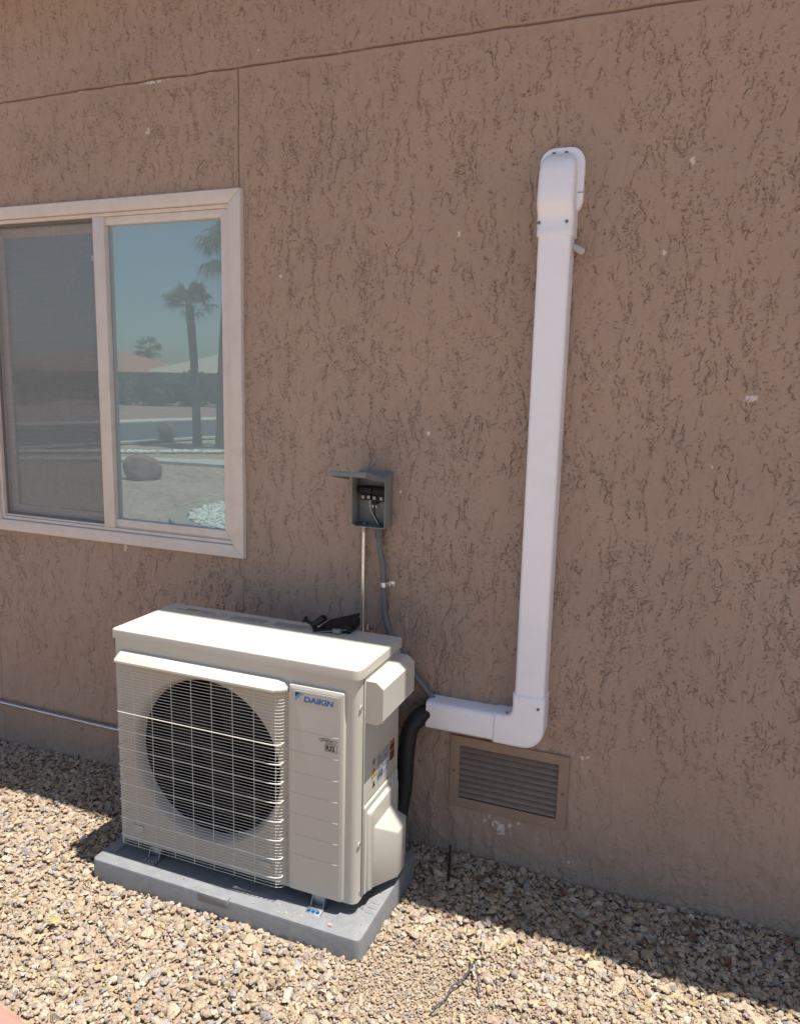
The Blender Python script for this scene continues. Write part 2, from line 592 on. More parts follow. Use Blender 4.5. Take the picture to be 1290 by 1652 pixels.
m.box(-9.3, 8.3, -0.282, 0.0, 3.045, 3.099)
m.build('soffit', STUCCO, house, smooth=False)

# ---- window -------------------------------------------------------
win = thing('window', None, None)
win.parent = house
def frame_ring(mb, x0, x1, z0, z1, wd, y0, y1, bev=0.002, wb=None):
    """mitred rectangular frame, wd = face width"""
    wb = wb or wd
    for pts in ([(x0, z0), (x1, z0), (x1 - wd, z0 + wb), (x0 + wd, z0 + wb)], [(x1, z0), (x1, z1), (x1 - wd, z1 - wd), (x1 - wd, z0 + wb)],
                [(x1, z1), (x0, z1), (x0 + wd, z1 - wd), (x1 - wd, z1 - wd)], [(x0, z1), (x0, z0), (x0 + wd, z0 + wb), (x0 + wd, z1 - wd)]):
        mb.poly([(a, y1, b) for a, b in pts], (0, y0 - y1, 0), bev=bev)
m = MB()
frame_ring(m, WX0, WX1, WZ0, WZ1, 0.046, -0.020, 0.03, 0.004)
m.build('outer_trim', TRIM, win)
m = MB()
frame_ring(m, WX0 + .0475, WX1 - .0475, WZ0 + .0475, WZ1 - .0475, 0.012, -0.010, 0.05, 0.001)
m.box(WX0 + .06, WX1 - .06, -0.004, .05, WZ0 + .0605, WZ0 + .068, .001)
m.build('frame', TRIM, win)
m = MB()      # right fixed sash
frame_ring(m, -0.466, WX1 - .0605, WZ0 + .0605, WZ1 - .0605, 0.028, -0.004, 0.055, 0.002, wb=.034)
m.box(-0.487, -0.4345, -0.012, 0.055, WZ0 + .0605, WZ1 - .0605, 0.002)
m.build('fixed_sash', TRIM, win)
m = MB()      # left sliding sash behind the screen
frame_ring(m, WX0 + .062, -0.4915, WZ0 + .070, WZ1 - .0705, 0.036, 0.028, 0.055, 0.002)
m.build('sliding_sash', TRIM, win)
m = MB()
frame_ring(m, WX0 + .061, -0.491, WZ0 + .0685, WZ1 - .0615, 0.007, 0.004, 0.012, 0.001)
m.build('screen_frame', mat('dark_screen_frame', (0.16, 0.13, 0.12), 0.5), win)

def glass_mat():
    m = bpy.data.materials.new('reflective_window_glass')
    m.use_nodes = True
    n, l = m.node_tree.nodes, m.node_tree.links
    n.remove(n['Principled BSDF'])
    gl = n.new('ShaderNodeBsdfGlossy')
    gl.inputs['Color'].default_value = (0.66, 0.84, 0.84, 1)
    gl.inputs['Roughness'].default_value = 0.0
    df = n.new('ShaderNodeBsdfDiffuse')  # bluish diffuse base, haze over the reflection put into the colour
    tc = n.new('ShaderNodeTexCoord')
    t = n.new('ShaderNodeTexNoise')
    t.inputs['Scale'].default_value = 3
    t.inputs['Detail'].default_value = 8
    l.new(tc.outputs['Object'], t.inputs[0])
    cr = n.new('ShaderNodeValToRGB')
    cr.color_ramp.elements[0].color = (0.25, 0.325, 0.335, 1)
    cr.color_ramp.elements[1].color = (0.30, 0.375, 0.385, 1)
    l.new(t.outputs[0], cr.inputs[0])
    l.new(cr.outputs[0], df.inputs[0])
    mx = n.new('ShaderNodeMixShader')
    mx.inputs[0].default_value = 0.235
    # slight roll of the pane
    nz = n.new('ShaderNodeTexNoise')
    nz.inputs['Scale'].default_value = 1.3
    l.new(tc.outputs['Object'], nz.inputs[0])
    b = n.new('ShaderNodeBump')
    b.inputs['Strength'].default_value = 0.1
    b.inputs['Distance'].default_value = 0.002
    l.new(nz.outputs[0], b.inputs['Height'])
    l.new(b.outputs[0], gl.inputs['Normal'])
    l.new(df.outputs[0], mx.inputs[1])
    l.new(gl.outputs[0], mx.inputs[2])
    l.new(mx.outputs[0], n['Material Output'].inputs[0])
    return m
GLASS = glass_mat()
m = MB()
m.box(-0.432, WX1 - .08, 0.012, 0.018, WZ0 + .08, WZ1 - .08)
tag(m.build('glass_pane', GLASS, win, smooth=False), 'clear right pane reflecting palms and street')
m = MB()
m.box(WX0 + .09, -0.520, 0.036, 0.042, WZ0 + .10, WZ1 - .10)
tag(m.build('glass_pane', GLASS, win, smooth=False), 'left pane dimmed by the insect screen')

def screen_mat():
    m = bpy.data.materials.new('insect_screen_mesh')
    m.use_nodes = True
    n, l = m.node_tree.nodes, m.node_tree.links
    p = n['Principled BSDF']
    p.inputs['Roughness'].default_value = 0.6
    tc = n.new('ShaderNodeTexCoord')
    def st(scale, seed):
        mp = n.new('ShaderNodeMapping')
        mp.inputs['Scale'].default_value = scale
        mp.inputs['Location'].default_value = (seed, seed, seed)
        l.new(tc.outputs['Object'], mp.inputs[0])
        t = n.new('ShaderNodeTexNoise')
        t.inputs['Scale'].default_value = 1
        t.inputs['Detail'].default_value = 4
        l.new(mp.outputs[0], t.inputs[0])
        return t.outputs[0]
    a = st((420, 1, 3), 3)
    b = st((6, 1, 420), 8)
    ad = n.new('ShaderNodeMath'); ad.operation = 'ADD'
    l.new(a, ad.inputs[0]); l.new(b, ad.inputs[1])
    r = n.new('ShaderNodeMapRange')
    r.inputs[1].default_value = 0.75; r.inputs[2].default_value = 1.25
    r.inputs[3].default_value = 0.24; r.inputs[4].default_value = 0.36
    l.new(ad.outputs[0], r.inputs[0])
    l.new(r.outputs[0], p.inputs['Alpha'])
    r2 = n.new('ShaderNodeMapRange')
    r2.inputs[1].default_value = 0.75; r2.inputs[2].default_value = 1.25
    r2.inputs[3].default_value = 0.24; r2.inputs[4].default_value = 0.32
    l.new(ad.outputs[0], r2.inputs[0])
    l.new(r2.outputs[0], p.inputs['Base Color'])
    return m
m = MB()
m.box(WX0 + .066, -0.496, 0.0075, 0.0080, WZ0 + .073, WZ1 - .066)
m.build('insect_screen', screen_mat(), win, smooth=False)
m = MB()
m.box(-0.515, -0.503, 0.0062, 0.0072, 2.0, 2.018)
m.build('pull_tab', WHITE_ST, win)

# ================================================================== GROUND
def ground_mat(name, ramp, scale=60, bump=0.8, bdist=0.01):
    m = bpy.data.materials.new(name)
    m.use_nodes = True
    n, l = m.node_tree.nodes, m.node_tree.links
    p = n['Principled BSDF']
    p.inputs['Roughness'].default_value = 0.9
    tc = n.new('ShaderNodeTexCoord')
    v = n.new('ShaderNodeTexVoronoi')
    v.inputs['Scale'].default_value = scale
    l.new(tc.outputs['Object'], v.inputs[0])
    sp = n.new('ShaderNodeSeparateColor')
    l.new(v.outputs['Color'], sp.inputs[0])
    t = n.new('ShaderNodeTexNoise')
    t.inputs['Scale'].default_value = 1.2
    t.inputs['Detail'].default_value = 6
    l.new(tc.outputs['Object'], t.inputs[0])
    mi = n.new('ShaderNodeMath'); mi.operation = 'MULTIPLY_ADD'
    l.new(t.outputs[0], mi.inputs[0]); mi.inputs[1].default_value = 0.6
    m3 = n.new('ShaderNodeMath'); m3.operation = 'MULTIPLY'
    l.new(sp.outputs[0], m3.inputs[0]); m3.inputs[1].default_value = 0.5
    l.new(m3.outputs[0], mi.inputs[2])
    cr = n.new('ShaderNodeValToRGB')
    els = cr.color_ramp.elements
    els[0].position, els[0].color = 0.15, (*ramp[0], 1)
    els[1].position, els[1].color = 0.9, (*ramp[-1], 1)
    for i, c in enumerate(ramp[1:-1]):
        e = els.new(0.15 + 0.75 * (i + 1) / (len(ramp) - 1)); e.color = (*c, 1)
    l.new(mi.outputs[0], cr.inputs[0])
    l.new(cr.outputs[0], p.inputs['Base Color'])
    b = n.new('ShaderNodeBump')
    b.inputs['Strength'].default_value = bump
    b.inputs['Distance'].default_value = bdist
    b.invert = True
    l.new(v.outputs['Distance'], b.inputs['Height'])
    l.new(b.outputs[0], p.inputs['Normal'])
    return m

def zg(x, y):
    """level of the gravel bed"""
    x = np.asarray(x, float); y = np.asarray(y, float)
    h = -0.024 - 0.012 * np.clip(-x - 0.1, 0, 1.2) + 0.024 * np.clip((-0.25 - y) / 0.3, 0, 1)
    h = h + 0.006 * np.sin(3.1 * x + 1.0) * np.sin(4.3 * y + 0.5) + 0.004 * np.sin(7.7 * x + 5.1 * y) + 0.003 * np.sin(13.3 * y - 9.1 * x)
    h = h - 0.010 * np.exp(-(((x - 1.08) / 0.22) ** 2 + ((y + 0.62) / 0.12) ** 2))
    return h

YARD = ground_mat('yard_gravel', [(0.12, 0.08, 0.055), (0.28, 0.19, 0.13), (0.48, 0.36, 0.26), (0.34, 0.25, 0.18)], 26)
g = MB()
g.quad([(-400, -400, -0.09), (400, -400, -0.09), (400, 400, -0.09), (-400, 400, -0.09)])
tag(g.build('ground', YARD, None, smooth=False), kind='structure')

# fine dirt sheet under the loose stones
DIRT = mat('tan_decomposed_granite', (0.33, 0.245, 0.165), 0.95, var=0.25, vscale=90, bump=1.0, bscale=180, bdist=0.004, dirt=(0.26, 0.18, 0.12), damt=0.5, dscale=20)
nx, ny = 420, 240
gx = np.linspace(-3.2, 4.6, nx); gy = np.linspace(-3.6, 0.03, ny)
GX, GY = np.meshgrid(gx, gy)
edge = np.clip((GX + 3.2) / .4, 0, 1) * np.clip((4.6 - GX) / .4, 0, 1) * np.clip((GY + 3.6) / .4, 0, 1)
GZ = (zg(GX, GY) - 0.006) * edge - 0.095 * (1 - edge)
idx = np.arange(nx * ny).reshape(ny, nx)
ff = np.stack([idx[:-1, :-1], idx[:-1, 1:], idx[1:, 1:], idx[1:, :-1]], -1).reshape(-1, 4)
tag(mesh_np('dirt', np.stack([GX, GY, GZ], -1).reshape(-1, 3), ff, DIRT), kind='structure')

def gravel_mat():
    m = bpy.data.materials.new('crushed_granite')
    m.use_nodes = True
    n, l = m.node_tree.nodes, m.node_tree.links
    p = n['Principled BSDF']
    p.inputs['Roughness'].default_value = 0.85
    p.inputs['Specular IOR Level'].default_value = 0.3
    at = n.new('ShaderNodeAttribute')
    at.attribute_name = 'stone'
    tc = n.new('ShaderNodeTexCoord')
    t = n.new('ShaderNodeTexNoise')
    t.inputs['Scale'].default_value = 260
    t.inputs['Detail'].default_value = 3
    t.inputs['Roughness'].default_value = 0.7
    l.new(tc.outputs['Object'], t.inputs[0])
    cr = n.new('ShaderNodeValToRGB')
    e = cr.color_ramp.elements
    e[0].position, e[0].color = 0.36, (0.45, 0.42, 0.40, 1)
    e[1].position, e[1].color = 0.62, (1.25, 1.22, 1.15, 1)
    x = e.new(0.45); x.color = (0.92, 0.90, 0.87, 1)
    l.new(t.outputs[0], cr.inputs[0])
    mx = n.new('ShaderNodeMix')
    mx.data_type = 'RGBA'; mx.blend_type = 'MULTIPLY'
    mx.inputs[0].default_value = 1.0
    l.new(at.outputs['Color'], mx.inputs[6])
    l.new(cr.outputs[0], mx.inputs[7])
    l.new(mx.outputs[2], p.inputs['Base Color'])
    t2 = n.new('ShaderNodeTexNoise')
    t2.inputs['Scale'].default_value = 230
    t2.inputs['Detail'].default_value = 5
    l.new(tc.outputs['Object'], t2.inputs[0])
    b = n.new('ShaderNodeBump')
    b.inputs['Strength'].default_value = 0.8
    b.inputs['Distance'].default_value = 0.003
    l.new(t2.outputs[0], b.inputs['Height'])
    l.new(b.outputs[0], p.inputs['Normal'])
    return m
GRAVEL = gravel_mat()

def ico(sub):
    b = bmesh.new()
    bmesh.ops.create_icosphere(b, subdivisions=sub, radius=1)
    v = np.array([q.co[:] for q in b.verts]); f = np.array([[q.index for q in t.verts] for t in b.faces])
    b.free()
    return v, f

def stone_variants(k, sub, seed):
    r = np.random.default_rng(seed)
    v, f = ico(sub)
    out = []
    for _ in range(k):
        q = v.copy()
        for c in range(9):                                   # broken faces
            d = r.standard_normal(3); d /= np.linalg.norm(d)
            lim = r.uniform(0.52, 0.85)
            s = q @ d
            q = q - np.outer(np.clip(s - lim, 0, None), d) * 0.93
        q = q * (1 + 0.075 * r.standard_normal((len(q), 1)))
        q = q * r.uniform([0.95, 0.68, 0.50], [1.35, 1.0, 0.82])
        out.append(q)
    return out, f

def rand_rot(n, r):
    q = r.standard_normal((n, 4)); q /= np.linalg.norm(q, axis=1)[:, None]
    a, b, c, d = q.T
    return np.stack([np.stack([1 - 2 * (c * c + d * d), 2 * (b * c - a * d), 2 * (b * d + a * c)], -1),
                     np.stack([2 * (b * c + a * d), 1 - 2 * (b * b + d * d), 2 * (c * d - a * b)], -1),
                     np.stack([2 * (b * d - a * c), 2 * (c * d + a * b), 1 - 2 * (b * b + c * c)], -1)], 1)

PAL = np.array([(0.53, 0.415, 0.265), (0.49, 0.385, 0.255), (0.57, 0.465, 0.32), (0.50, 0.37, 0.255), (0.45, 0.385, 0.29), (0.60, 0.505, 0.37),
                (0.40, 0.36, 0.32), (0.48, 0.34, 0.235), (0.54, 0.40, 0.22), (0.30, 0.285, 0.28), (0.64, 0.58, 0.48), (0.34, 0.21, 0.14)])
PAL = PAL * np.array([.79, .80, .88])
PW = np.array([.20, .16, .15, .12, .09, .10, .05, .05, .04, .012, .008, .003]); PW /= PW.sum()
PAD_BOX = (-0.036, 0.90, -0.616, -0.165)

def scatter(name, n, xr, yr, rad, sub, seed, layer, skip=None, mt=GRAVEL, pal=PAL, pw=PW, zf=zg, onpad=False):
    r = np.random.default_rng(seed)
    x = r.uniform(*xr, n); y = r.uniform(*yr, n)
    s = np.clip(r.lognormal(math.log(rad), 0.40, n), rad * 0.4, rad * 2.1)
    ok = y < -0.3 * s + 0.004
    ins = (x > PAD_BOX[0] - s * .35) & (x < PAD_BOX[1] + s * .35) & (y > PAD_BOX[2] - s * .35) & (y < PAD_BOX[3] + s * .35)
    if not onpad: ok &= ~ins
    if skip is not None:
        ok &= ~skip(x, y, s)
    x, y, s = x[ok], y[ok], s[ok]
    n = len(x)
    z = zf(x, y) + layer(r, n, s)
    Rm = rand_rot(n, r)
    var, f = stone_variants(14, sub, seed + 1)
    pick = r.integers(0, 14, n)
    V = np.array(var)[pick] * s[:, None, None]
    V = np.einsum('nij,nkj->nki', Rm, V)
    V[:, :, 2] *= 0.72
    V += np.stack([x, y, z], -1)[:, None, :]
    nv = V.shape[1]
    Fc = (f[None] + (np.arange(n) * nv)[:, None, None]).reshape(-1, 3)
    col = pal[r.choice(len(pal), n, p=pw)] * r.uniform(0.72, 1.10, (n, 1))
    C = np.ones((n, nv, 4)); C[:, :, :3] = col[:, None, :]
    return V.reshape(-1, 3), Fc, C.reshape(-1, 4)

def curb_skip(x, y, s):
    # red concrete edging runs across the lower left corner of the view
    return (y < CURB(x) + s * .6) & (y > CURB(x) - 0.16 - s * .6)
CURB = lambda x: -1.105 - 0.15 * (np.asarray(x) - 0.135)

def finepatch(x, y):
    q = np.exp(-(((x - 1.02) / 0.22) ** 2 + ((y + 0.60) / 0.12) ** 2)) + .7 * np.exp(-(((x - 1.3) / 0.3) ** 2 + ((y + 0.75) / 0.12) ** 2))
    return q
def skip_big(x, y, s):
    r = np.random.default_rng(int(len(x)))
    return curb_skip(x, y, s) | (r.random(len(x)) < 0.93 * np.clip(finepatch(x, y) * 1.6, 0, 1))

parts = []
near = dict(xr=(-1.5, 2.6), yr=(-1.30, 0.0))
parts.append(scatter('g', 27000, rad=0.0074, sub=2, seed=11, layer=lambda r, n, s: r.uniform(-.004, .004, n), skip=skip_big, **near))
parts.append(scatter('g', 19000, rad=0.0082, sub=2, seed=21, layer=lambda r, n, s: r.uniform(.001, .007, n), skip=skip_big, **near))
parts.append(scatter('g', 1000, rad=0.0125, sub=2, seed=25, layer=lambda r, n, s: r.uniform(.003, .007, n), skip=skip_big, **near))
parts.append(scatter('g', 16000, rad=0.0045, sub=1, seed=31, layer=lambda r, n, s: r.uniform(-.003, .004, n), skip=curb_skip, **near))
parts.append(scatter('g', 16000, (0.75, 1.75), (-1.0, -0.38), rad=0.0038, sub=1, seed=35, layer=lambda r, n, s: r.uniform(-.005, .001, n), skip=curb_skip))
for (xr, yr, n, rd) in (((0.80, 0.89), (-.605, -.38), 46, .0021), ((-.02, .89), (-.608, -.575), 40, .0019), ((.55, .89), (-.60, -.56), 10, .0042)):
    parts.append(scatter('g', n, xr, yr, rad=rd, sub=1, seed=int(n * 7), layer=lambda r, n, s: s * .3, onpad=True, zf=lambda x, y: 0.0600 + 0 * x))
for i, (xr, yr, n) in enumerate([((-3.0, -1.5), (-2.2, 0), 7500), ((2.6, 4.4), (-2.2, 0), 9000), ((-1.5, 2.6), (-2.6, -1.30), 14000)]):
    parts.append(scatter('g', n, xr, yr, rad=0.013, sub=1, seed=51 + 10 * i, layer=lambda r, n, s: r.uniform(-.002, .009, n), skip=curb_skip))
off = 0; VV, FF, CC = [], [], []
for v, f, c in parts:
    VV.append(v); FF.append(f + off); CC.append(c); off += len(v)
gravel = mesh_np('gravel', np.concatenate(VV), np.concatenate(FF), GRAVEL, smooth=True, attr={'stone': np.concatenate(CC)})
gravel.data.set_sharp_from_angle(angle=R(38))
tag(gravel, kind='stuff', label='tan and pinkish crushed granite gravel covering the yard', cat='gravel')
del VV, FF, CC, parts

# red concrete edging
m = MB()
pr = []
for x in np.linspace(-3.2, 4.0, 60):
    yc = float(CURB(x)) - 0.075
    pr.append([Vector((x, yc + dy, dz)) for dy, dz in ((.075, -.08), (.075, .000), (.066, .010), (.05, .015), (-.05, .015), (-.066, .01), (-.075, 0), (-.075, -.08))])
m.loft(pr)
CURBM = mat('red_tinted_concrete', (0.47, 0.20, 0.165), 0.85, var=0.12, vscale=35, bump=0.5, bscale=250, dirt=(0.5, 0.36, 0.27), damt=0.35, dscale=9)
tag(m.build('landscape_edging', CURBM), 'red tinted concrete edging strip along the gravel in the lower left corner', 'edging')

# ================================================================== PAD
pad = thing('equipment_pad', 'low grey composite pad on the gravel, under the outdoor unit', 'pad', (0.43, -0.39, -0.03))
m = MB()
X0, X1, Y0, Y1, ZT = -0.034, 0.900, -0.613, -0.170, 0.0605
def ring(ins, z, r):
    return [Vector((a, b, z)) for a, b in rrect(X0 + ins, X1 - ins, Y0 + ins, Y1 - ins, r, 4)]
m.loft([ring(-0.003, -0.05, .02), ring(-0.001, 0.052, .016), ring(0.001, 0.058, .014), ring(0.006, ZT, .012),
        ring(0.046, ZT, .01), ring(0.049, ZT - .007, .01), ring(0.2, ZT - .007, .01)])
m.build('slab', PAD, pad)
m = MB()
m.box(0.374, 0.478, -0.6215, -0.602, 0.036, 0.0655, 0.0015)
m.build('moulded_tab', PAD, pad)
m = MB()
for k in range(3):
    m.box(0.865, 0.893, -0.50 + k * .022, -0.492 + k * .022, ZT - .001, ZT + .0016, .0007)
m.build('moulded_ribs', PAD, pad)

# ================================================================== OUTDOOR UNIT
ac = thing('air_conditioner', 'ivory outdoor air conditioning unit with a round fan grille, standing on the grey pad', 'air conditioner', (0.425, -0.37, 0.061))
YF, YB = -0.520, -0.2165
BZ, TZ = 0.088, 0.771
# cabinet -----------------------------------------------------------
def corner_arc(cx, cy, r, a0, a1, n=7):
    return [(cx + r * math.cos(R(a0 + (a1 - a0) * k / n)), cy + r * math.sin(R(a0 + (a1 - a0) * k / n))) for k in range(n + 1)]
GX0, GX1, GZ0, GZ1 = 0.014, 0.628, BZ, 0.702
FC = (0.334, 0.4225)
m = MB()
outl = [(GX1, YF)] + corner_arc(0.846 - .022, YF + .022, .022, -90, 0) + corner_arc(0.846 - .006, YB - .006, .006, 0, 90, 3) \
    + corner_arc(0.004 + .006, YB - .006, .006, 90, 180, 3) + corner_arc(0.004 + .010, YF + .010, .010, 180, 270, 4)
b = bmesh.new()
lo = [b.verts.new((x, y, BZ)) for x, y in outl]
hi = [b.verts.new((x, y, TZ)) for x, y in outl]
for i in range(len(outl) - 1):
    b.faces.new((lo[i], lo[i + 1], hi[i + 1], hi[i]))
b.faces.new([b.verts.new((x, y, BZ + .004)) for x, y in outl][::-1])
# front band above the grille
vs = [b.verts.new(p) for p in ((GX0, YF, GZ1), (GX1, YF, GZ1), (GX1, YF, TZ), (GX0, YF, TZ))]
b.faces.new(vs)
m.merge(b)
cab = m.build('cabinet', IVORY, ac)
# fan opening: plate with flared bell mouth, interior
m = MB()
b = bmesh.new()
N = 96
angs = sorted(set([2 * math.pi * k / N for k in range(N)] + [math.atan2(zz - FC[1], xx - FC[0]) % (2 * math.pi) for xx in (GX0, GX1) for zz in (GZ0, GZ1)]))
rect = []
for a in angs:
    dx_, dz_ = math.cos(a), math.sin(a)
    ts = []
    if dx_ > 1e-9: ts.append((GX1 - FC[0]) / dx_)
    if dx_ < -1e-9: ts.append((GX0 - FC[0]) / dx_)
    if dz_ > 1e-9: ts.append((GZ1 - FC[1]) / dz_)
    if dz_ < -1e-9: ts.append((GZ0 - FC[1]) / dz_)
    t = min(ts)
    rect.append((FC[0] + dx_ * t, FC[1] + dz_ * t))
prof = [(0.270, YF + 0.0005), (0.264, YF + .003), (0.260, YF + .008), (0.255, YF + .016), (0.252, YF + .026), (0.250, YF + .036)]
rows = [[b.verts.new((x, YF, z)) for x, z in rect]]
lim = lambda r, a: min(r, *[abs(v) for v in (((GX0 + .001 - FC[0]) / math.cos(a)) if math.cos(a) < -1e-6 else 9, ((GX1 - .001 - FC[0]) / math.cos(a)) if math.cos(a) > 1e-6 else 9,
                                            ((GZ1 - .001 - FC[1]) / math.sin(a)) if math.sin(a) > 1e-6 else 9)])
for r_, y_ in prof:
    rows.append([b.verts.new((FC[0] + lim(r_, a) * math.cos(a), y_, FC[1] + lim(r_, a) * math.sin(a))) for a in angs])
for A, B in zip(rows, rows[1:]):
    for i in range(len(angs)):
        j = (i + 1) % len(angs)
        b.faces.new((A[i], A[j], B[j], B[i]))
m.merge(b)
m.build('fan_shroud', [SHROUD], ac, angle=60)
m = MB()
m.lathe([(.262, YF + .0362), (.2498, YF + .0362), (.249, YF + .042), (.249, YF + .12), (.262, YF + .14)], (FC[0], 0, FC[1]), 'y', 72)
m.build('shroud_ring', mat('unlit_shroud_black', (.006, .006, .007), .7, spec=0.15), ac, angle=60)  # black stands in for the unlit depth behind the bell mouth
m = MB()
m.box(0.02, 0.625, YB - .035, YB - .030, BZ + .01, 0.74)
for i in range(120):
    xx = 0.03 + i * 0.005
    m.box(xx, xx + .0012, YB - .041, YB - .035, BZ + .012, 0.735)
m.build('coil', COIL, ac, smooth=False)
DIM = mat('dark_inner_metal', (0.06, 0.06, 0.065), 0.6)
m = MB()
m.box(0.626, 0.630, YF + .003, YB - .003, BZ + .01, 0.75)
m.build('partition', DIM, ac)
m = MB()
m.box(0.016, 0.019, YF + .004, YB - .003, BZ + .01, 0.75)
m.build('partition', DIM, ac)
# fan
fan = thing('fan', None, None)
fan.parent = ac
fan.matrix_parent_inverse = Matrix.Translation(-Vector(ac.location))
def blade(k):
    rings = []
    base = 2 * math.pi * k / 3 + 0.5
    for t in np.linspace(0, 1, 9):
        rr = 0.045 + t * 0.183
        half = R(30 + 12 * math.sin(t * 2.6))
        sweep = R(38) * t * t
        sect = []
        for s in np.linspace(-1, 1, 9):
            a = base + sweep + s * half
            sect.append(Vector((FC[0] + rr * math.cos(a), YF + .085 - s * 0.030 * (1 - .3 * t), FC[1] + rr * math.sin(a))))
        rings.append(sect + [p + Vector((0, .004, 0)) for p in sect[::-1]])
    return MB().loft(rings).build('blade', FAN, fan, angle=60)
for k in range(3): blade(k)
m = MB()
m.lathe([(0.001, YF + .045), (.018, YF + .045), (.020, YF + .05), (.045, YF + .052), (.052, YF + .06), (.052, YF + .11), (.001, YF + .11)], (FC[0], 0, FC[1]), 'y', 28)
m.lathe([(0.001, YF + .033), (.008, YF + .034), (.009, YF + .046), (.001, YF + .046)], (FC[0], 0, FC[1]), 'y', 6)
m.build('hub', FAN, fan)
m = MB()
m.box(FC[0] - .05, FC[0] + .05, YF + .12, YF + .20, FC[1] - .05, FC[1] + .05, .01)
m.box(FC[0] - .02, FC[0] + .02, YF + .20, YB - .04, BZ, .74, .002)
m.build('motor', FAN, fan)

# wire grille
gr = MB()
YG = YF - 0.0320
def hwire(z, r, y, x0=0.026, x1=0.622):
    path = [(x0 + .002, YF + .002, z), (x0 + .002, y + .014, z), (x0 + .006, y + .004, z), (x0 + .014, y, z)]
    path += [(x0 + .014 + (x1 - .040 - x0 - .014) * t, y, z) for t in (0.25, 0.5, 0.75, 1.0)]
    path += [(x1 - .022, y + .0015, z), (x1 - .010, y + .006, z), (x1 - .003, y + .013, z), (x1, YF + .002, z)]
    gr.tube(path, r, 5, cap=False)
pitch = 0.00990
nrow = 61
for i in range(nrow):
    z = BZ + 0.010 + i * pitch
    if i % 6 == 4 and z < 0.565:
        hwire(z - .0012, 0.0018, YF - .0445, x0=.036)
    hwire(z, 0.00085, YG)
for xx in (0.038, 0.098, 0.167, 0.240, 0.312, 0.384, 0.456, 0.528, 0.598):
    yy = YG + .003 if 0.03 < xx < 0.59 else YG + .007
    gr.tube([(xx, yy, BZ + .006), (xx, yy, GZ1 - .004)], 0.0011, 6)
gr.build('wire_grille', IVORY_W, ac)
for cx, cz in ((0.075, 0.138), (0.545, 0.138)):
    m = MB()
    m.poly([(cx - .020, YF - .001, cz + .012), (cx + .020, YF - .001, cz + .012), (cx + .022, YF - .001, cz - .006), (cx + .012, YF - .001, cz - .015), (cx - .012, YF - .001, cz - .015), (cx - .022, YF - .001, cz - .006)], (0, -0.003, 0), bev=.001)
    m.build('grille_clip', IVORY, ac)
# visor over the grille
m = MB()
sec = [(YF + .001, 0.7365), (YF - .006, 0.7350), (YF - .038, 0.7190), (YF - .0425, 0.7150), (YF - .0430, 0.7100), (YF - .040, 0.7070), (YF - .012, 0.701), (YF + .001, 0.701)]
rings = []
for x, k in ((0.030, .45), (0.034, .85), (0.040, 1.0), (0.598, 1.0), (0.616, .70), (0.629, .30)):
    rings.append([Vector((x, YF + (y - YF) * k, 0.701 + (z - 0.701) * (0.75 + .25 * k))) for y, z in sec])
m.loft(rings)
m.build('visor', IVORY, ac, angle=28)
# front service panel with its embossed ribs
m = MB()
m.loft([[Vector((a, y, b)) for a, b in rrect(0.6315 + i, 0.8085 - i, BZ + .006 + i * .4, 0.732 - i, .006, 4)] for i, y in ((0, YF + .001), (0.0008, YF - .007), (0.0028, YF - .0115), (0.011, YF - .0150), (0.013, YF - .0152))])
panel = m.build('front_panel', IVORY, ac, angle=24)
YP = YF - .0152
def glue(ob):
    return ob
m = MB()
for k in range(7):
    z = 0.5975 - k * 0.0645
    m.loft([[Vector((x, YP + dy, z + dz + e)) for dy, dz in ((.001, .0018), (-.0006, .0012), (-.0013, -.0004), (-.0011, -.0014), (.001, -.0022))]
            for x, e in ((0.6440, .004), (0.6455, .0015), (0.6490, 0), (0.7880, 0), (0.7915, .0003), (0.7930, .002))])
glue(m.build('embossed_rib', IVORY, panel, angle=20))
# logo
m = MB()
m.loft([[Vector((a, y, b)) for a, b in rrect(0.653 + i, 0.792 - i, 0.672 + i, 0.717 - i, .002, 3)] for i, y in ((0, YP + .0005), (0.0006, YP - .0008))])
glue(m.build('logo_plate', IVORY, panel))
yl = YP - .0010
m = MB()
m.poly([(0.6565, yl, 0.712), (0.6730, yl, 0.712), (0.6565, yl, 0.698)], (0, -.0002, 0), mi=0)
m.poly([(0.6740, yl, 0.712), (0.6860, yl, 0.712), (0.6565, yl, 0.686), (0.6565, yl, 0.697)], (0, -.0002, 0), mi=1)
glue(m.build('logo_mark', [mat('navy_logo_ink', (0.012, 0.03, 0.07), .5), LBLUE], panel))
text_obj('logo_text', 'DAIKIN', 0.0225, BLUE, panel, (0.6830, yl, 0.6875), bold=0.0010, shear=0.15, sx=1.22)
m = MB()
x0, x1, z0, z1 = 0.751, 0.7885, 0.5530, 0.5750
for a, bb, c_, d_ in ((x0, x1, z0, z0 + .0011), (x0, x1, z1 - .0011, z1), (x0, x0 + .0011, z0, z1), (x1 - .0011, x1, z0, z1)):
    m.box(a, bb, YP - .0004, YP + .0002, c_, d_)
glue(m.build('badge_border', INK, panel, smooth=False))
text_obj('badge_text', 'R32', 0.0200, INK, panel, (0.7535, YP - .0002, 0.5570), bold=0.0009, sx=0.86)
text_obj('badge_text', 'INVERTER', 0.0082, INK, panel, (0.7385, YP - .0002, 0.5815), bold=0.0002, sx=1.0, shear=0.3)
m = MB()
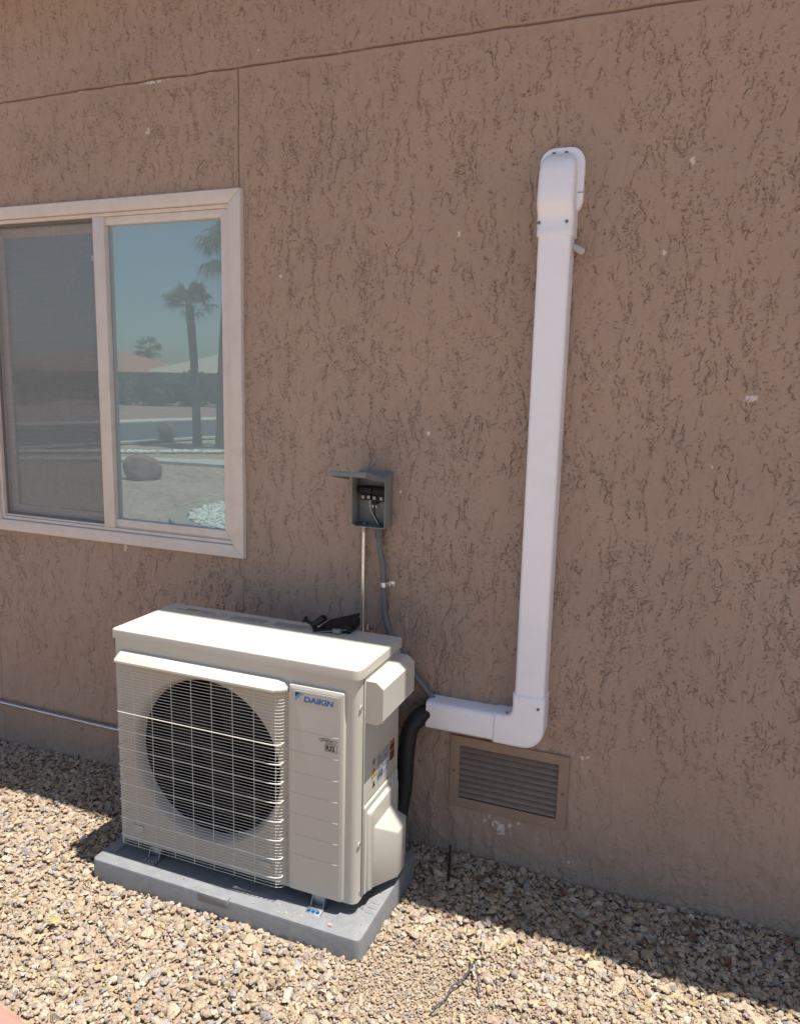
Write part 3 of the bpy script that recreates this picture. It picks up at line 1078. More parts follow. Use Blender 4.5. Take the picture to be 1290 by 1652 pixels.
for sgn in (1, -1):
    pts = []
    for k in range(13):
        a = R(75 + 13 * k)
        pts.append((0.760 + sgn * 0.0285 * math.cos(a), 0.5842 + sgn * 0.0064 * math.sin(a)))
    for p_, q_ in zip(pts, pts[1:]):
        wv = .0008
        m.quad([(p_[0], YP - .0004, p_[1] - wv), (q_[0], YP - .0004, q_[1] - wv), (q_[0], YP - .0004, q_[1] + wv), (p_[0], YP - .0004, p_[1] + wv)])
glue(m.build('badge_swoosh', INK, panel, smooth=False))
# top cover
m = MB()
def lid_ring(ins, z):
    pts = []
    a, b_, c_, d_ = 0.0 + ins, 0.852 - ins, -0.528 + ins, -0.212 - ins
    r_ = .026 - ins * .5
    pts += corner_arc(a + .012, c_ + .012, .012, 180, 270, 4)
    pts += corner_arc(b_ - r_, c_ + r_, r_, 270, 360, 6)
    pts += corner_arc(b_ - .008, d_ - .008, .008, 0, 90, 3)
    pts += corner_arc(a + .008, d_ - .008, .008, 90, 180, 3)
    return [Vector((x, y, z)) for x, y in pts]
m.loft([lid_ring(0.003, 0.771), lid_ring(0.0, 0.7715), lid_ring(0, 0.794), lid_ring(0.0006, 0.7985), lid_ring(0.0022, 0.8003), lid_ring(0.005, 0.8009),
        lid_ring(0.016, 0.8013)])
lid = m.build('top_cover', IVORY, ac, angle=30)
# printing on the top cover
m = MB()
rr = random.Random(3)
def lines(x0, x1, y0, y1, n, mi, frac=1.0):
    for i in range(n):
        y = y0 + (y1 - y0) * (i + .5) / n
        x = x0
        while x < x1:
            L = rr.uniform(.006, .02)
            if rr.random() < frac:
                m.quad([(x, y - .0011, .8018), (min(x + L, x1), y - .0011, .8018), (min(x + L, x1), y + .0011, .8018), (x, y + .0011, .8018)], mi)
            x += L + .003
NM = [mat('faded_black_print', (0.13, 0.115, 0.10), .6), mat('faded_yellow_print', (0.40, 0.33, 0.10), .6)]
m.quad([(0.085, -.272, .8017), (0.135, -.272, .8017), (0.135, -.250, .8017), (0.085, -.250, .8017)], 1)
lines(0.088, .133, -.270, -.252, 3, 0)
lines(0.05, .078, -.272, -.25, 4, 0, .7)
lines(0.145, .245, -.285, -.25, 5, 0, .8)
m.build('printed_notice', NM, lid, smooth=False)
for xa, xb in ((0.27, .40), (.43, .54)):
    m = MB()
    lines(xa, xb, -.285, -.247, 6, 0, .9)
    m.build('printed_notice', NM, lid, smooth=False)

# right side: service panel, seams, screws
m = MB()
m.box(0.844, 0.8485, -0.486, -0.223, BZ + .012, 0.765, .001)
m.build('side_panel', IVORY, ac)
m = MB()
m.box(0.8440, 0.8475, -0.4895, -0.4868, BZ + .01, 0.768)
m.box(0.8480, 0.8491, -0.474, -0.300, 0.3795, 0.3812)
m.build('panel_seam', mat('seam_shadow_strip', (0.10, 0.085, 0.07), .8), ac, smooth=False)  # dark strips stand in for shadow in the panel seams
def screw(x, y, z, ax='x', r=.0052, parent=ac, name='screw', material=CHROME):
    m = MB()
    if ax == 'x':
        m.lathe([(.0004, .0022), (r * .55, .0022), (r, .0008), (r, -.001)], (x, y, z), 'x', 12)
        m.box(x + .0016, x + .0028, y - r * .7, y + r * .7, z - .0006, z + .0006)
    else:
        m.lathe([(.0004, -.0022), (r * .55, -.0022), (r, -.0008), (r, .001)], (x, y, z), 'y', 12)
        m.box(x - r * .7, x + r * .7, y - .0028, y - .0016, z - .0006, z + .0006)
    o = m.build(name, material, parent)
    if parent is not ac and parent.parent is ac:
        glue(o)
    return o
for (y, z) in ((-.503, .684), (-.503, .270), (-.496, .118)):
    screw(0.8465, y, z)
screw(0.852, -.462, .777, r=.004)
screw(0.852, -.236, .780, r=.0035)
for (y, z) in ((-.503, .684), (-.503, .270)):
    m = MB()
    m.lathe([(.0055, .0), (.0085, .0008), (.0095, -.001)], (0.8462, y, z), 'x', 14)
    m.build('screw_recess', IVORY, ac)
# terminal cover
m = MB()
prof2 = [(.8482, .757), (.880, .757), (.9025, .739), (.9025, .645), (.885, .630), (.8482, .632)]
m.loft([[Vector((x, y, z)) for x, z in prof2] for y in (-.481, -.236)])
tcv = m.build('terminal_cover', IVORY, ac, smooth=False)
bv = tcv.modifiers.new('bevel', 'BEVEL'); bv.width = .0018; bv.segments = 2
screw(0.8975, -.470, .638, r=.004)
screw(0.9025, -.250, .660, r=.003)
# valve cover
m = MB()
m.loft([[Vector((x, y, z)) for y, z in rrect(-0.481 + i, -0.232 - i, 0.097 + i, 0.3765 - i, .008, 4)] for x, i in ((.8484, 0), (.8525, 0), (.8545, .002))])
m.loft([[Vector((x, y, z)) for y, z in rrect(-0.470 + i, -0.243 - i, 0.099 + i * .3, 0.357 - i, .01, 4)] for x, i in ((.8540, 0), (.8590, .002), (.8640, .008), (.8648, .012))])
b = bmesh.new()
A = [(.863, -.446, .100), (.863, -.300, .100), (.863, -.300, .298), (.863, -.446, .298)]
B_ = [(.9075, -.352, .088), (.9075, -.292, .088), (.9075, -.292, .236), (.9075, -.352, .236)]
va = [b.verts.new(p) for p in A]; vb = [b.verts.new(p) for p in B_]
for i in range(4):
    b.faces.new((va[i], va[(i + 1) % 4], vb[(i + 1) % 4], vb[i]))
b.faces.new(vb); b.faces.new(va[::-1])
bmesh.ops.recalc_face_normals(b, faces=b.faces[:])
bmesh.ops.bevel(b, geom=b.edges[:], offset=.0035, segments=3, profile=.5, affect='EDGES')
m.merge(b)
m.loft([[Vector((x, y, z)) for x, y in ((.86, -.302), (.900, -.300), (.897, -.262), (.86, -.243))] for z in (.105, .240)])
m.build('valve_cover', IVORY, ac, angle=24)
# stickers on the side
XS = 0.8488
m = MB()
def sq(y0, y1, z0, z1, mi, dx=0.0):
    m.quad([(XS + dx, y0, z0), (XS + dx, y1, z0), (XS + dx, y1, z1), (XS + dx, y0, z1)], mi)
def slines(y0, y1, z0, z1, n, mi, frac=.85, dx=.0003, h=.45):
    for i in range(n):
        z = z0 + (z1 - z0) * (i + .5) / n
        hh = (z1 - z0) / n * h / 2
        y = y0
        while y < y1:
            L = rr.uniform(.004, .018)
            if rr.random() < frac: sq(y, min(y + L, y1), z - hh, z + hh, mi, dx)
            y += L + .002
sq(-.388, -.300, .402, .494, 0)
slines(-.386, -.302, .45, .490, 9, 1)
slines(-.386, -.34, .436, .448, 2, 1)
sq(-.387, -.345, .410, .434, 1, .0003)
slines(-.384, -.348, .413, .431, 3, 0, .6, .0006)
slines(-.340, -.303, .408, .445, 6, 1, .5)
glue(m.build('rating_label', [LABELW, mat('grey_print', (.10, .10, .11), .6)], ac, smooth=False)); 
m = MB()
sq(-.291, -.253, .425, .490, 1)
sq(-.291, -.253, .478, .491, 0, .0002)
sq(-.291, -.253, .455, .460, 0, .0003)
slines(-.289, -.255, .428, .453, 5, 2, .8, .0004, .3)
slines(-.289, -.255, .462, .476, 3, 2, .8, .0004, .3)
slines(-.287, -.257, .480, .489, 1, 1, .8, .0005, .4)
m.build('warning_label', [ORANGE, INK, mat('dim_orange_print', (.28, .10, .03), .5)], ac, smooth=False)
m = MB()
m.quad([(XS, -.430, .437), (XS, -.396, .437), (XS, -.413, .467)], 0) if False else None
for k, (s, mi) in enumerate(((1.0, 1), (.80, 0))):
    cy, cz = -.413, .448
    vs = [m.bm.verts.new((XS + .0002 * (k + 1), cy + dy * s, cz + dz * s)) for dy, dz in ((-.018, -.012), (.018, -.012), (0, .019))]
    f = m.bm.faces.new(vs); f.material_index = mi
m.quad([(XS + .0007, -.4145, .441), (XS + .0007, -.4115, .441), (XS + .0007, -.4105, .457), (XS + .0007, -.4155, .457)], 1)
for k, (s, mi) in enumerate(((1.0, 2), (.74, 3))):
    cy, cz = -.413, .484
    m.quad([(XS + .0002 * (k + 1), cy - .013 * s, cz), (XS + .0002 * (k + 1), cy, cz - .013 * s), (XS + .0002 * (k + 1), cy + .013 * s, cz), (XS + .0002 * (k + 1), cy, cz + .013 * s)], mi)
m.quad([(XS + .0007, -.416, .479), (XS + .0007, -.410, .479), (XS + .0007, -.4125, .490)], 1) if False else None
m.box(XS + .0004, XS + .0007, -.4155, -.4105, .479, .488, mi=1)
slines(-.430, -.398, .4255, .430, 1, 1, .9, .0003)
m.box(XS + .0002, XS + .0005, -.418, -.408, .408, .420, mi=1)
m.box(XS + .0002, XS + .0005, -.423, -.404, .405, .409, mi=1)
m.build('hazard_symbols', [YELLOW, INK, REDP, WHITE_ST], ac, smooth=False)
# feet
def foot(cx, bolt):
    m = MB()
    m.box(cx - .024, cx + .024, -.566, -.500, 0.0555, 0.0595, .001)
    m.box(cx - .020, cx + .020, -.522, -.498, 0.0595, BZ - .001, .002)
    m.poly([(cx - .021, -.535, .0595), (cx - .021, -.522, .0595), (cx - .021, -.522, .088)], (.003, 0, 0))
    m.poly([(cx + .018, -.535, .0595), (cx + .018, -.522, .0595), (cx + .018, -.522, .088)], (.003, 0, 0))
    o = m.build('foot', GALV_R, ac)
    m = MB()
    m.box(cx - .024, cx + .024, -.270, -.215, 0.0555, 0.0595, .001)
    m.box(cx - .020, cx + .020, -.262, -.235, 0.0595, BZ - .001, .002)
    m.build('foot', GALV_R, ac)
    for dx in (-.014, 0, .014):
        q = MB()
        q.lathe([(.0003, .006), (.004, .006), (.0045, .004), (.0045, .0), (.0065, 0), (.0065, -.001)], (cx + dx, -.556, .0598), 'z', 6)
        glue(q.build('bolt', BLUEBOLT if bolt else GALV_R, o, smooth=False))
foot(0.143, False)
foot(0.728, True)

# ================================================================== LINE SET COVER
lc = thing('line_set_cover', 'tall white plastic duct running down the wall and turning left at its foot', 'duct', (1.223, 0, .45))
def dsec(x0, x1, d, r, z, y0=-0.001):
    return [Vector((x, y, z)) for x, y in rrect(x0, x1, -d, y0, r, 5, (1, 1, 0, 0))]
m = MB()
zs = np.linspace(.60, 2.03, 12)
m.loft([dsec(1.1765, 1.2705, .071, .013, z) for z in zs])
m.build('vertical_duct', PVC, lc)
m = MB()
m.loft([[Vector((x, -y_, .4935 + z_)) for y_, z_ in [(-a, b_) for a, b_ in rrect(-.071, -.001, -.0465, .0465, .013, 5, (1, 0, 0, 1))]] for x in (.886, 1.0, 1.13)])
m.build('horizontal_duct', PVC, lc)
m = MB()
pts = [(1.1125, .4425)]
pts += [(1.209 + .066 * math.cos(R(a)), .5085 + .066 * math.sin(R(a))) for a in range(-90, 1, 9)]
pts += [(1.275, .620), (1.1725, .620)]
pts += [(1.1475 + .025 * math.cos(R(a)), .5695 + .025 * math.sin(R(a))) for a in (0, -22, -45, -67, -90)]
pts += [(1.1125, .5445)]
m.poly([(x, -.001, z) for x, z in pts], (0, -.076, 0), bev=.013, seg=5)
m.build('elbow', PVC, lc, angle=40)
m = MB()
# wall cap: bulging hood with a small undercut above its collar
secs = [(1.996, .0765, 0), (2.010, .0772, 0), (2.012, .0762, 0), (2.040, .0765, 0), (2.052, .0768, 0), (2.078, .0935, 0), (2.083, .0945, 0), (2.115, .0930, 0),
        (2.165, .0870, 0.0005), (2.190, .0790, .002), (2.205, .0670, .006), (2.217, .0520, .014), (2.223, .0400, .023), (2.226, .0300, .033)]
m.loft([dsec(1.1715 + i, 1.2755 - i, d, .018 if d > .05 else .010, z) for z, d, i in secs])
m.build('wall_cap', PVC, lc, angle=50)
m = MB()
pts = [(x, z) for x, z in rrect(1.163, 1.2895, 2.060, 2.243, .042, 7, (1, 1, 1, 1))]
m.poly([(x, -.0005, z) for x, z in pts], (0, -.024, 0), bev=.004, seg=3)
m.build('cap_flange', PVC, lc, angle=40)
m = MB()
m.box(1.2735, 1.2905, -.0256, -.0235, 2.118, 2.1195)
m.build('flange_seam', DARK_GAP, lc, smooth=False)
HOLE = mat('shaded_screw', (.20, .19, .18), .4, .8)
for (x, y, z) in ((1.2585, -.0785, 2.031), (1.1800, -.0770, 2.031), (1.2560, -.0785, .584), (1.1600, -.0785, .556)):
    screw(x, y, z, 'y', .0048, lc, material=HOLE)
for x in (1.203, 1.238):
    q = MB()
    q.lathe([(.0005, .004), (.005, .003), (.0058, 0), (.0058, -.003)], (x, -.030, 2.2255), 'z', 10)
    q.build('screw', mat('dark_screw', (.03, .03, .035), .4), lc)

# little drain stub behind the duct
m = MB()
m.tube([(1.262, -.015, 1.978), (1.300, -.040, 1.955)], .0095, 14)
m.tube([(1.260, -.001, 1.98), (1.262, -.016, 1.978)], .0095, 14)
tag(m.build('pipe_stub', mat('grey_white_pvc', (.52, .51, .49), .5)), 'short pale pipe stub poking out beside the upper part of the white duct', 'pipe')

# ================================================================== INSULATED REFRIGERANT LINES
bun = thing('refrigerant_lines', 'black insulated pipe bundle from the duct down behind the outdoor unit', 'pipe', (.83, -.1, .2))
P = spline([(.960, -.036, .496), (.915, -.037, .498), (.872, -.055, .488), (.840, -.085, .445), (.832, -.102, .360), (.831, -.110, .260), (.826, -.128, .175), (.835, -.180, .140), (.855, -.240, .150)], 40)
m = MB()
m.tube(P, lambda i: .0285 + .0005 * math.sin(i * 1.6), 18)
m.build('insulated_pipe', BLACKF, bun)
P = spline([(.950, -.036, .494), (.890, -.045, .480), (.835, -.075, .425), (.812, -.092, .330), (.806, -.110, .230), (.812, -.150, .200), (.850, -.235, .215)], 26)
m = MB()
m.tube(P, lambda i: .0185 + .0004 * math.sin(i * 1.6), 14)
m.build('insulated_pipe', BLACKF, bun)

# ================================================================== DISCONNECT BOX
db = thing('disconnect_box', 'open grey electrical disconnect box on the wall with its flap raised', 'electrical box', (.66, 0, 1.1))
BX0, BX1, BZ0, BZ1, BD = .603, .7225, 1.104, 1.281, .067
t = .0022
m = MB()
m.box(BX0, BX1, -.003, -.0005, BZ0, BZ1)
m.box(BX0, BX0 + t, -BD, -.003, BZ0, BZ1 - .006, .0005)
m.box(BX1 - t, BX1, -BD, -.003, BZ0, BZ1 - .006, .0005)
m.box(BX0 + t, BX1 - t, -BD, -.003, BZ0, BZ0 + t)
m.poly([(BX0 - .001, -.0005, BZ1 + .004), (BX0 - .001, -BD - .004, BZ1 - .010), (BX0 - .001, -BD - .004, BZ1 - .014), (BX0 - .001, -.0005, BZ1)], (BX1 - BX0 + .002, 0, 0))
m.box(BX0 + t, BX0 + .012, -BD, -BD + .0015, BZ0 + t, BZ0 + .006)
m.build('enclosure', BOXG, db)
for (x, z, r_) in ((.672, 1.250, .010), (.623, 1.178, .007)):
    m = MB()
    m.lathe([(r_, -.0028), (r_, -.0040), (r_ * .85, -.0042), (r_ * .8, -.0032), (.0005, -.0034)], (x, 0, z), 'y', 18)
    m.build('knockout', BOXG, db)
m = MB()       # raised flap
ang = math.atan2(.034, .156)
Mh = Matrix.Translation((0, -BD - .003, BZ1 - .011)) @ Matrix.Rotation(-ang, 4, 'X')
L = .160
m.box(BX0 - .003, BX1 + .003, -L, 0, 0, .0018, .0004, mtx=Mh)
m.box(BX0 - .003, BX1 + .003, -L, -L + .0016, -.015, -.0002, .0004, mtx=Mh)
for xx in (BX0 - .003, BX1 + .0014):
    b = bmesh.new()
    pp = [(xx, -L + .002, -.0002), (xx, -L + .002, -.014), (xx, -L + .035, -.016), (xx, -.01, -.012), (xx, 0, -.0002)]
    f = b.faces.new([b.verts.new(p) for p in pp])
    r_ = bmesh.ops.extrude_face_region(b, geom=[f])
    for v in r_['geom']:
        if isinstance(v, bmesh.types.BMVert): v.co.x += .0016
    bmesh.ops.recalc_face_normals(b, faces=b.faces[:])
    m.merge(b, 0, Mh)
m.build('flap', BOXG, db)
m = MB()
m.box(.612, .7195, -.040, -.0032, 1.212, 1.235, .002)
m.box(.6165, .665, -.046, -.040, 1.216, 1.232, .001)
m.box(.6685, .716, -.046, -.040, 1.214, 1.230, .001)
m.box(.622, .658, -.036, -.0032, 1.190, 1.2115, .0015)
m.box(.677, .7195, -.036, -.0032, 1.187, 1.2115, .0015)
m.box(.658, .677, -.030, -.0032, 1.178, 1.2115, .0015)
blk = m.build('terminal_block', BLACK, db)
for (x, z) in ((.631, 1.200), (.6515, 1.2005), (.6715, 1.199), (.6965, 1.1985)):
    m = MB()
    m.box(x - .0052, x + .0052, -.0385, -.036, z - .0055, z + .0055, .001)
    m.lathe([(.0003, -.0395), (.0032, -.0395), (.0036, -.038)], (x, 0, z), 'y', 8, 1)
    q = m.build('terminal_screw', [WHITE_ST, GALV_R], blk)
m = MB()
for dx in (0, .006, .012):
    m.box(.655 + dx, .6595 + dx, -.014, -.003, 1.163, 1.1715, .001)
m.build('ground_bar', CHROME, db)
m = MB()
m.tube(spline([(.652, -.030, 1.190), (.6525, -.026, 1.165), (.656, -.024, 1.150), (.672, -.028, 1.130), (.688, -.032, 1.108)], 8), .0013, 8, 0)
m.tube(spline([(.656, -.012, 1.163), (.649, -.014, 1.135), (.655, -.020, 1.122), (.676, -.028, 1.117), (.690, -.034, 1.106)], 8), .0012, 8, 1)
m.build('wire', [WHITEW, COPPERISH], db)
m = MB()
m.tube(spline([(.667, -.026, 1.180), (.668, -.024, 1.155), (.671, -.026, 1.138), (.684, -.030, 1.122), (.694, -.034, 1.104)], 8), .0022, 8)
m.build('wire', BLACK, db)

# metal conduit
ec = thing('metal_conduit', 'thin shiny metal conduit dropping straight from the disconnect box, running left behind the unit', 'conduit', (.63, -.03, .16))
r_ = .0068
bend = [(.630 - .09 + .09 * math.cos(R(-a)), -.022, .155 + .09 + .09 * math.sin(R(-a))) for a in range(0, 91, 10)]
path = [(.630, -.022, 1.096), (.630, -.022, .80), (.630, -.022, .40)] + bend + [(.2, -.022, .155), (-.6, -.022, .156), (-1.6, -.022, .160), (-3.0, -.022, .166)]
m = MB()
m.tube(path, r_, 16)
m.build('tube', GALV, ec)
m = MB()
m.lathe([(.0068, 1.078), (.0098, 1.079), (.0098, 1.090), (.0085, 1.091), (.0085, 1.0935), (.0115, 1.094), (.0115, 1.102), (.008, 1.103), (.008, 1.112)], (.630, -.022, 0), 'z', 12)
m.lathe([(.011, 1.1065), (.012, 1.108), (.012, 1.111), (.008, 1.112)], (.630, -.022, 0), 'z', 8)
m.build('connector', GALV_R, ec, smooth=False)
def strap(x, z, parent, rr_, side=1):
    m = MB()
    path = [(x + side * .032, -.0015, z), (x + side * (rr_ + .006), -.0015, z), (x + side * (rr_ + .002), -.006, z)] + \
           [(x + side * (rr_ + .0012) * math.cos(R(a)), -.022 - (rr_ + .0012) * math.sin(R(a)), z) for a in range(0, 181, 20)]
    for p_, q_ in zip(path, path[1:]):
        a_, b_ = Vector(p_), Vector(q_)
        d = (b_ - a_).normalized()
        nn = Vector((0, 0, 1)).cross(d) * .0009
        h = Vector((0, 0, .008))
        m.loft([[a_ + nn + h, a_ - nn + h, a_ - nn - h, a_ + nn - h], [b_ + nn + h, b_ - nn + h, b_ - nn - h, b_ + nn - h]])
    m.lathe([(.0003, -.006), (.0055, -.0055), (.006, -.003), (.0085, -.0028), (.0085, -.0022)], (x + side * .022, 0, z), 'y', 10)
    m.build('strap', GALV, parent, smooth=True, angle=30)
strap(.630, .742, ec, .0068)
strap(-.9, .157, ec, .0068) if False else None

# flexible conduit
fc = thing('flexible_conduit', 'grey flexible conduit curving from the disconnect box down to the white duct', 'conduit', (.70, -.03, .9))
P = spline([(.6915, -.034, 1.090), (.6940, -.032, 1.03), (.7020, -.024, .97), (.7060, -.022, .90), (.7100, -.024, .83), (.7240, -.030, .768), (.7640, -.034, .698), (.8120, -.036, .632), (.8640, -.034, .575), (.9000, -.022, .528), (.945, -.022, .515)], 16)
m = MB()
m.tube(P, lambda i: .0102 + .0004 * math.sin(i * 2.1), 16)
m.build('tube', WHIP, fc)
m = MB()
m.lathe([(.0105, 1.068), (.0125, 1.0685), (.0145, 1.074), (.0150, 1.092), (.0165, 1.093), (.0165, 1.1025), (.010, 1.103), (.010, 1.110)], (.6915, -.034, 0), 'z', 14)
m.lathe([(.010, 1.1065), (.0155, 1.107), (.0155, 1.110), (.010, 1.1105)], (.6915, -.034, 0), 'z', 8)
m.build('connector', mat('dark_grey_fitting', (.10, .10, .105), .45), fc, angle=30)
strap(.7055, .906, fc, .0104)

# ================================================================== FOUNDATION VENT
vt = thing('wall_vent', 'brown louvred vent set low in the wall beneath the white duct', 'vent', (1.155, 0, .285))
m = MB()
def rect_ring(i, y):
    return [Vector((a, y, b)) for a, b in ((.9565 + i, .157 + i), (1.353 - i, .157 + i), (1.353 - i, .412 - i), (.9565 + i, .412 - i))]
m.loft([rect_ring(0, .004), rect_ring(0, -.0085), rect_ring(.0015, -.010), rect_ring(.0315, -.010), rect_ring(.033, -.0085), rect_ring(.033, .012)], cap=False)
m.build('frame', BROWN, vt, angle=30)
for k in range(9):
    z = .2015 + k * .0206
    m = MB()
    m.poly([(.989, -.0075, z - .0060), (.989, -.0060, z - .0070), (.989, .0130, z + .0075), (.989, .0120, z + .0090)], (.3315, 0, 0))
    m.build('louvre', BROWN_IN, vt, smooth=False)
m = MB()
m.box(.980, 1.330, .030, .032, .18, .39)
m.build('backing', DARK_GAP, vt)
for (x, z) in ((.971, .286), (1.338, .283)):
    screw(x, -.0105, z, 'y', .0042, vt, material=mat('brown_screw', (.18, .13, .10), .45, .4))

# ================================================================== LOOSE PLASTIC PIECES ON THE UNIT
dc = thing('dead_front_cover', 'black plastic cover with a pale sticker lying on top of the unit', 'plastic cover', (.64, -.26, .79))
m = MB()
# plate propped on its own side wall
A_, B2, C_, D_ = Vector((.585, -.297, .7935)), Vector((.690, -.258, .8060)), Vector((.688, -.172, .8330)), Vector((.604, -.214, .8120))
nrm = (B2 - A_).cross(D_ - A_).normalized()
th = .006
m.loft([[A_, B2, C_, D_], [A_ - nrm * th, B2 - nrm * th, C_ - nrm * th, D_ - nrm * th]])
m.loft([[A_ + nrm * .001, B2 + nrm * .001, B2 + nrm * .001 + Vector((-.004, .012, .001)), A_ + nrm * .001 + Vector((0, .008, .001))],
        [A_ + nrm * .006, B2 + nrm * .006, B2 + nrm * .006 + Vector((-.004, .010, .001)), A_ + nrm * .006 + Vector((0, .006, .001))]])
m.box(.668, .694, -.262, -.205, .7905, .812, .001)
m.box(.600, .668, -.262, -.215, .7905, .800, .001)
m.box(.690, .700, -.235, -.195, .800, .826, .001)
m.build('cover_plate', BLACK, dc, angle=20)
m = MB()
m.box(.6450, .6685, -.2830, -.2565, .7915, .8055, .0006)
m.loft([[A_ + Vector((.0, -.0006, -.005)), B2 + Vector((0, -.0006, -.005)), B2 + Vector((0, -.0006, -.0015)), A_ + Vector((0, -.0006, -.0015))],
        [A_ + Vector((.0, -.0012, -.005)), B2 + Vector((0, -.0012, -.005)), B2 + Vector((0, -.0012, -.0015)), A_ + Vector((0, -.0012, -.0015))]])
m.build('sticker', mat('grey_paper_sticker', (.20, .195, .18), .7), dc)
po = thing('disconnect_pullout', 'small black T-handled pull-out switch leaning on the black cover atop the unit', 'switch handle', (.57, -.26, .79))
m = MB()
Mx = Matrix.Translation((.578, -.262, .8085)) @ Euler((R(-14), R(-38), R(8))).to_matrix().to_4x4()
m.box(-.008, .036, -.013, .013, -.008, .010, .002, mtx=Mx)
m.box(-.016, -.0075, -.009, .009, -.013, .008, .001, mtx=Mx)
m.build('body', BLACK, po)
m = MB()
Mx2 = Matrix.Translation((.560, -.262, .8055)) @ Euler((0, R(28), R(8))).to_matrix().to_4x4()
m.box(-.022, .012, -.005, .005, -.004, .004, .001, mtx=Mx2)
m.box(-.028, -.021, -.010, .010, -.009, .009, .0015, mtx=Mx2)
m.build('handle', BLACK, po)
for k in range(2):
    m = MB()
    m.box(.548 + k * .010, .552 + k * .010, -.250, -.248, .7905, .803)
    m.build('contact_blade', GALV_R, po)

for _o in (dc, po):
    _o.location.z += 0.0125

# ================================================================== LITTER ON THE GRAVEL
YEL = mat('dry_yellow_leaf', (.50, .39, .20), .7, var=.2, vscale=60)
TANL = mat('dry_tan_leaf', (.42, .30, .16), .7, var=.2, vscale=60)
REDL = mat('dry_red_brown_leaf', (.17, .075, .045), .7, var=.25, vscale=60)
GRNL = mat('olive_leaf', (.34, .31, .10), .6, var=.2, vscale=60)
def leaf(x, y, L, W_, rot, mt_, label, group, curl=.35, lift=.012):
    rings = []
    n_ = 7
    b = bmesh.new()
    rows = []
    for i in range(n_ + 1):
        t_ = i / n_
        wv = W_ * math.sin(math.pi * min(1, t_ * .92 + .05)) ** .8 * .5
        zc = lift + .006 * math.sin(t_ * 3.0 + x * 9) + curl * L * (t_ - .5) ** 2
        row = [b.verts.new(((t_ - .5) * L, s * wv, zc + abs(s) * wv * .7)) for s in (-1, 0, 1)]
        rows.append(row)
    for a_, c_ in zip(rows, rows[1:]):
        for k in range(2):
            b.faces.new((a_[k], a_[k + 1], c_[k + 1], c_[k]))
    g_ = bmesh.ops.extrude_face_region(b, geom=b.faces[:])
    for v in g_['geom']:
        if isinstance(v, bmesh.types.BMVert): v.co.z += .0006
    bmesh.ops.recalc_face_normals(b, faces=b.faces[:])
    m = MB(); m.merge(b)
    o = m.build('leaf', mt_)
    o.location = (x, y, float(zg(x, y)) + .006)
    o.rotation_euler = (random.uniform(-.25, .25), random.uniform(-.2, .2), rot)
    return tag(o, label, 'leaf', group)
leaf(.050, -.852, .040, .022, .3, GRNL, 'olive green curled leaf on the gravel in the lower left', None, .3)
leaf(.062, -.905, .030, .010, 1.8, YEL, 'pale yellow forked leaf scrap just below the olive leaf', None)
GY_ = 'dry yellow leaves scattered on the gravel right of the pad'
for i, (x, y, a, lb) in enumerate([
        (1.259, -.418, 1.2, 'straw yellow leaf just above the shadow edge, left one of a crossed pair'), (1.300, -.424, -1.0, 'pale yellow leaf, right one of a crossed pair near the shadow edge'),
        (1.375, -.350, -1.0, 'tan leaf sliver touching the shadow edge below the vent'), (1.158, -.395, 1.1, 'small tan leaf above the kinked grey twig'),
        (1.200, -.430, -1.1, 'slim yellow leaf right above the kinked grey twig'), (1.504, -.393, -.5, 'yellow leaf alone on the sunlit gravel right of the vent'),
        (1.647, -.300, -1.2, 'yellow leaf standing on the shadow edge, right of the thick tan stem'), (1.755, -.400, -.4, 'tan leaf at the lower edge of the photo near the right corner'),
        (1.19, -.506, -.8, 'yellow leaf lying beside the tip of the kinked grey twig'), (1.70, -.45, .5, 'yellow leaf at the very bottom, left of the tan corner leaf'),
        (1.62, -.43, -.4, 'tan leaf in a loose row at the bottom right'), (1.48, -.36, 1.4, 'short yellow leaf close above the lone yellow leaf')]):
    leaf(x, y, random.uniform(.030, .046), random.uniform(.007, .012), a + random.uniform(-.3, .3), YEL if 'yellow' in lb else TANL, lb, GY_)
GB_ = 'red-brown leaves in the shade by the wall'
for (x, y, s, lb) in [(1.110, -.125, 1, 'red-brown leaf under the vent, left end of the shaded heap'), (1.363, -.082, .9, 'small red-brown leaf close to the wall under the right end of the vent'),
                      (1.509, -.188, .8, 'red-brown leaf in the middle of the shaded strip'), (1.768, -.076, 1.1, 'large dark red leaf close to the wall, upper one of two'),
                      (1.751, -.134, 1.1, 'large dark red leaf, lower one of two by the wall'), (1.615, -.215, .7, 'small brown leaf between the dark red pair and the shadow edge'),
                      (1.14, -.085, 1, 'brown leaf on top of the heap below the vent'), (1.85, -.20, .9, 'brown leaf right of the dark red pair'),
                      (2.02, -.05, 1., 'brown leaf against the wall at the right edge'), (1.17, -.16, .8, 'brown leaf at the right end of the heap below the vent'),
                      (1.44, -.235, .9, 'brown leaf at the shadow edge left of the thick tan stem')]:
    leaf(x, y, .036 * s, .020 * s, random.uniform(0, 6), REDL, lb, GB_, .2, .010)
def twig(pts, r_, mt_, name, label, cat, group=None):
    P = spline([(x, y, float(zg(x, y)) + dz) for x, y, dz in pts], 8)
    m = MB()
    m.tube(P, lambda i: r_ * (1 + .18 * math.sin(i * 1.7)), 7)
    return tag(m.build(name, mt_), label, cat, group)
TW = mat('dry_tan_twig', (.36, .26, .15), .8)
BARK = mat('grey_black_weathered_strap', (.055, .058, .068), .7, var=.3, vscale=80)
twig([(1.142, -.700, .020), (1.162, -.655, .016), (1.168, -.612, .018), (1.187, -.580, .018), (1.200, -.545, .028), (1.205, -.533, .036)], .0024, BARK, 'twig', 'kinked dark grey twig lying on the sunlit gravel at the bottom', 'twig')
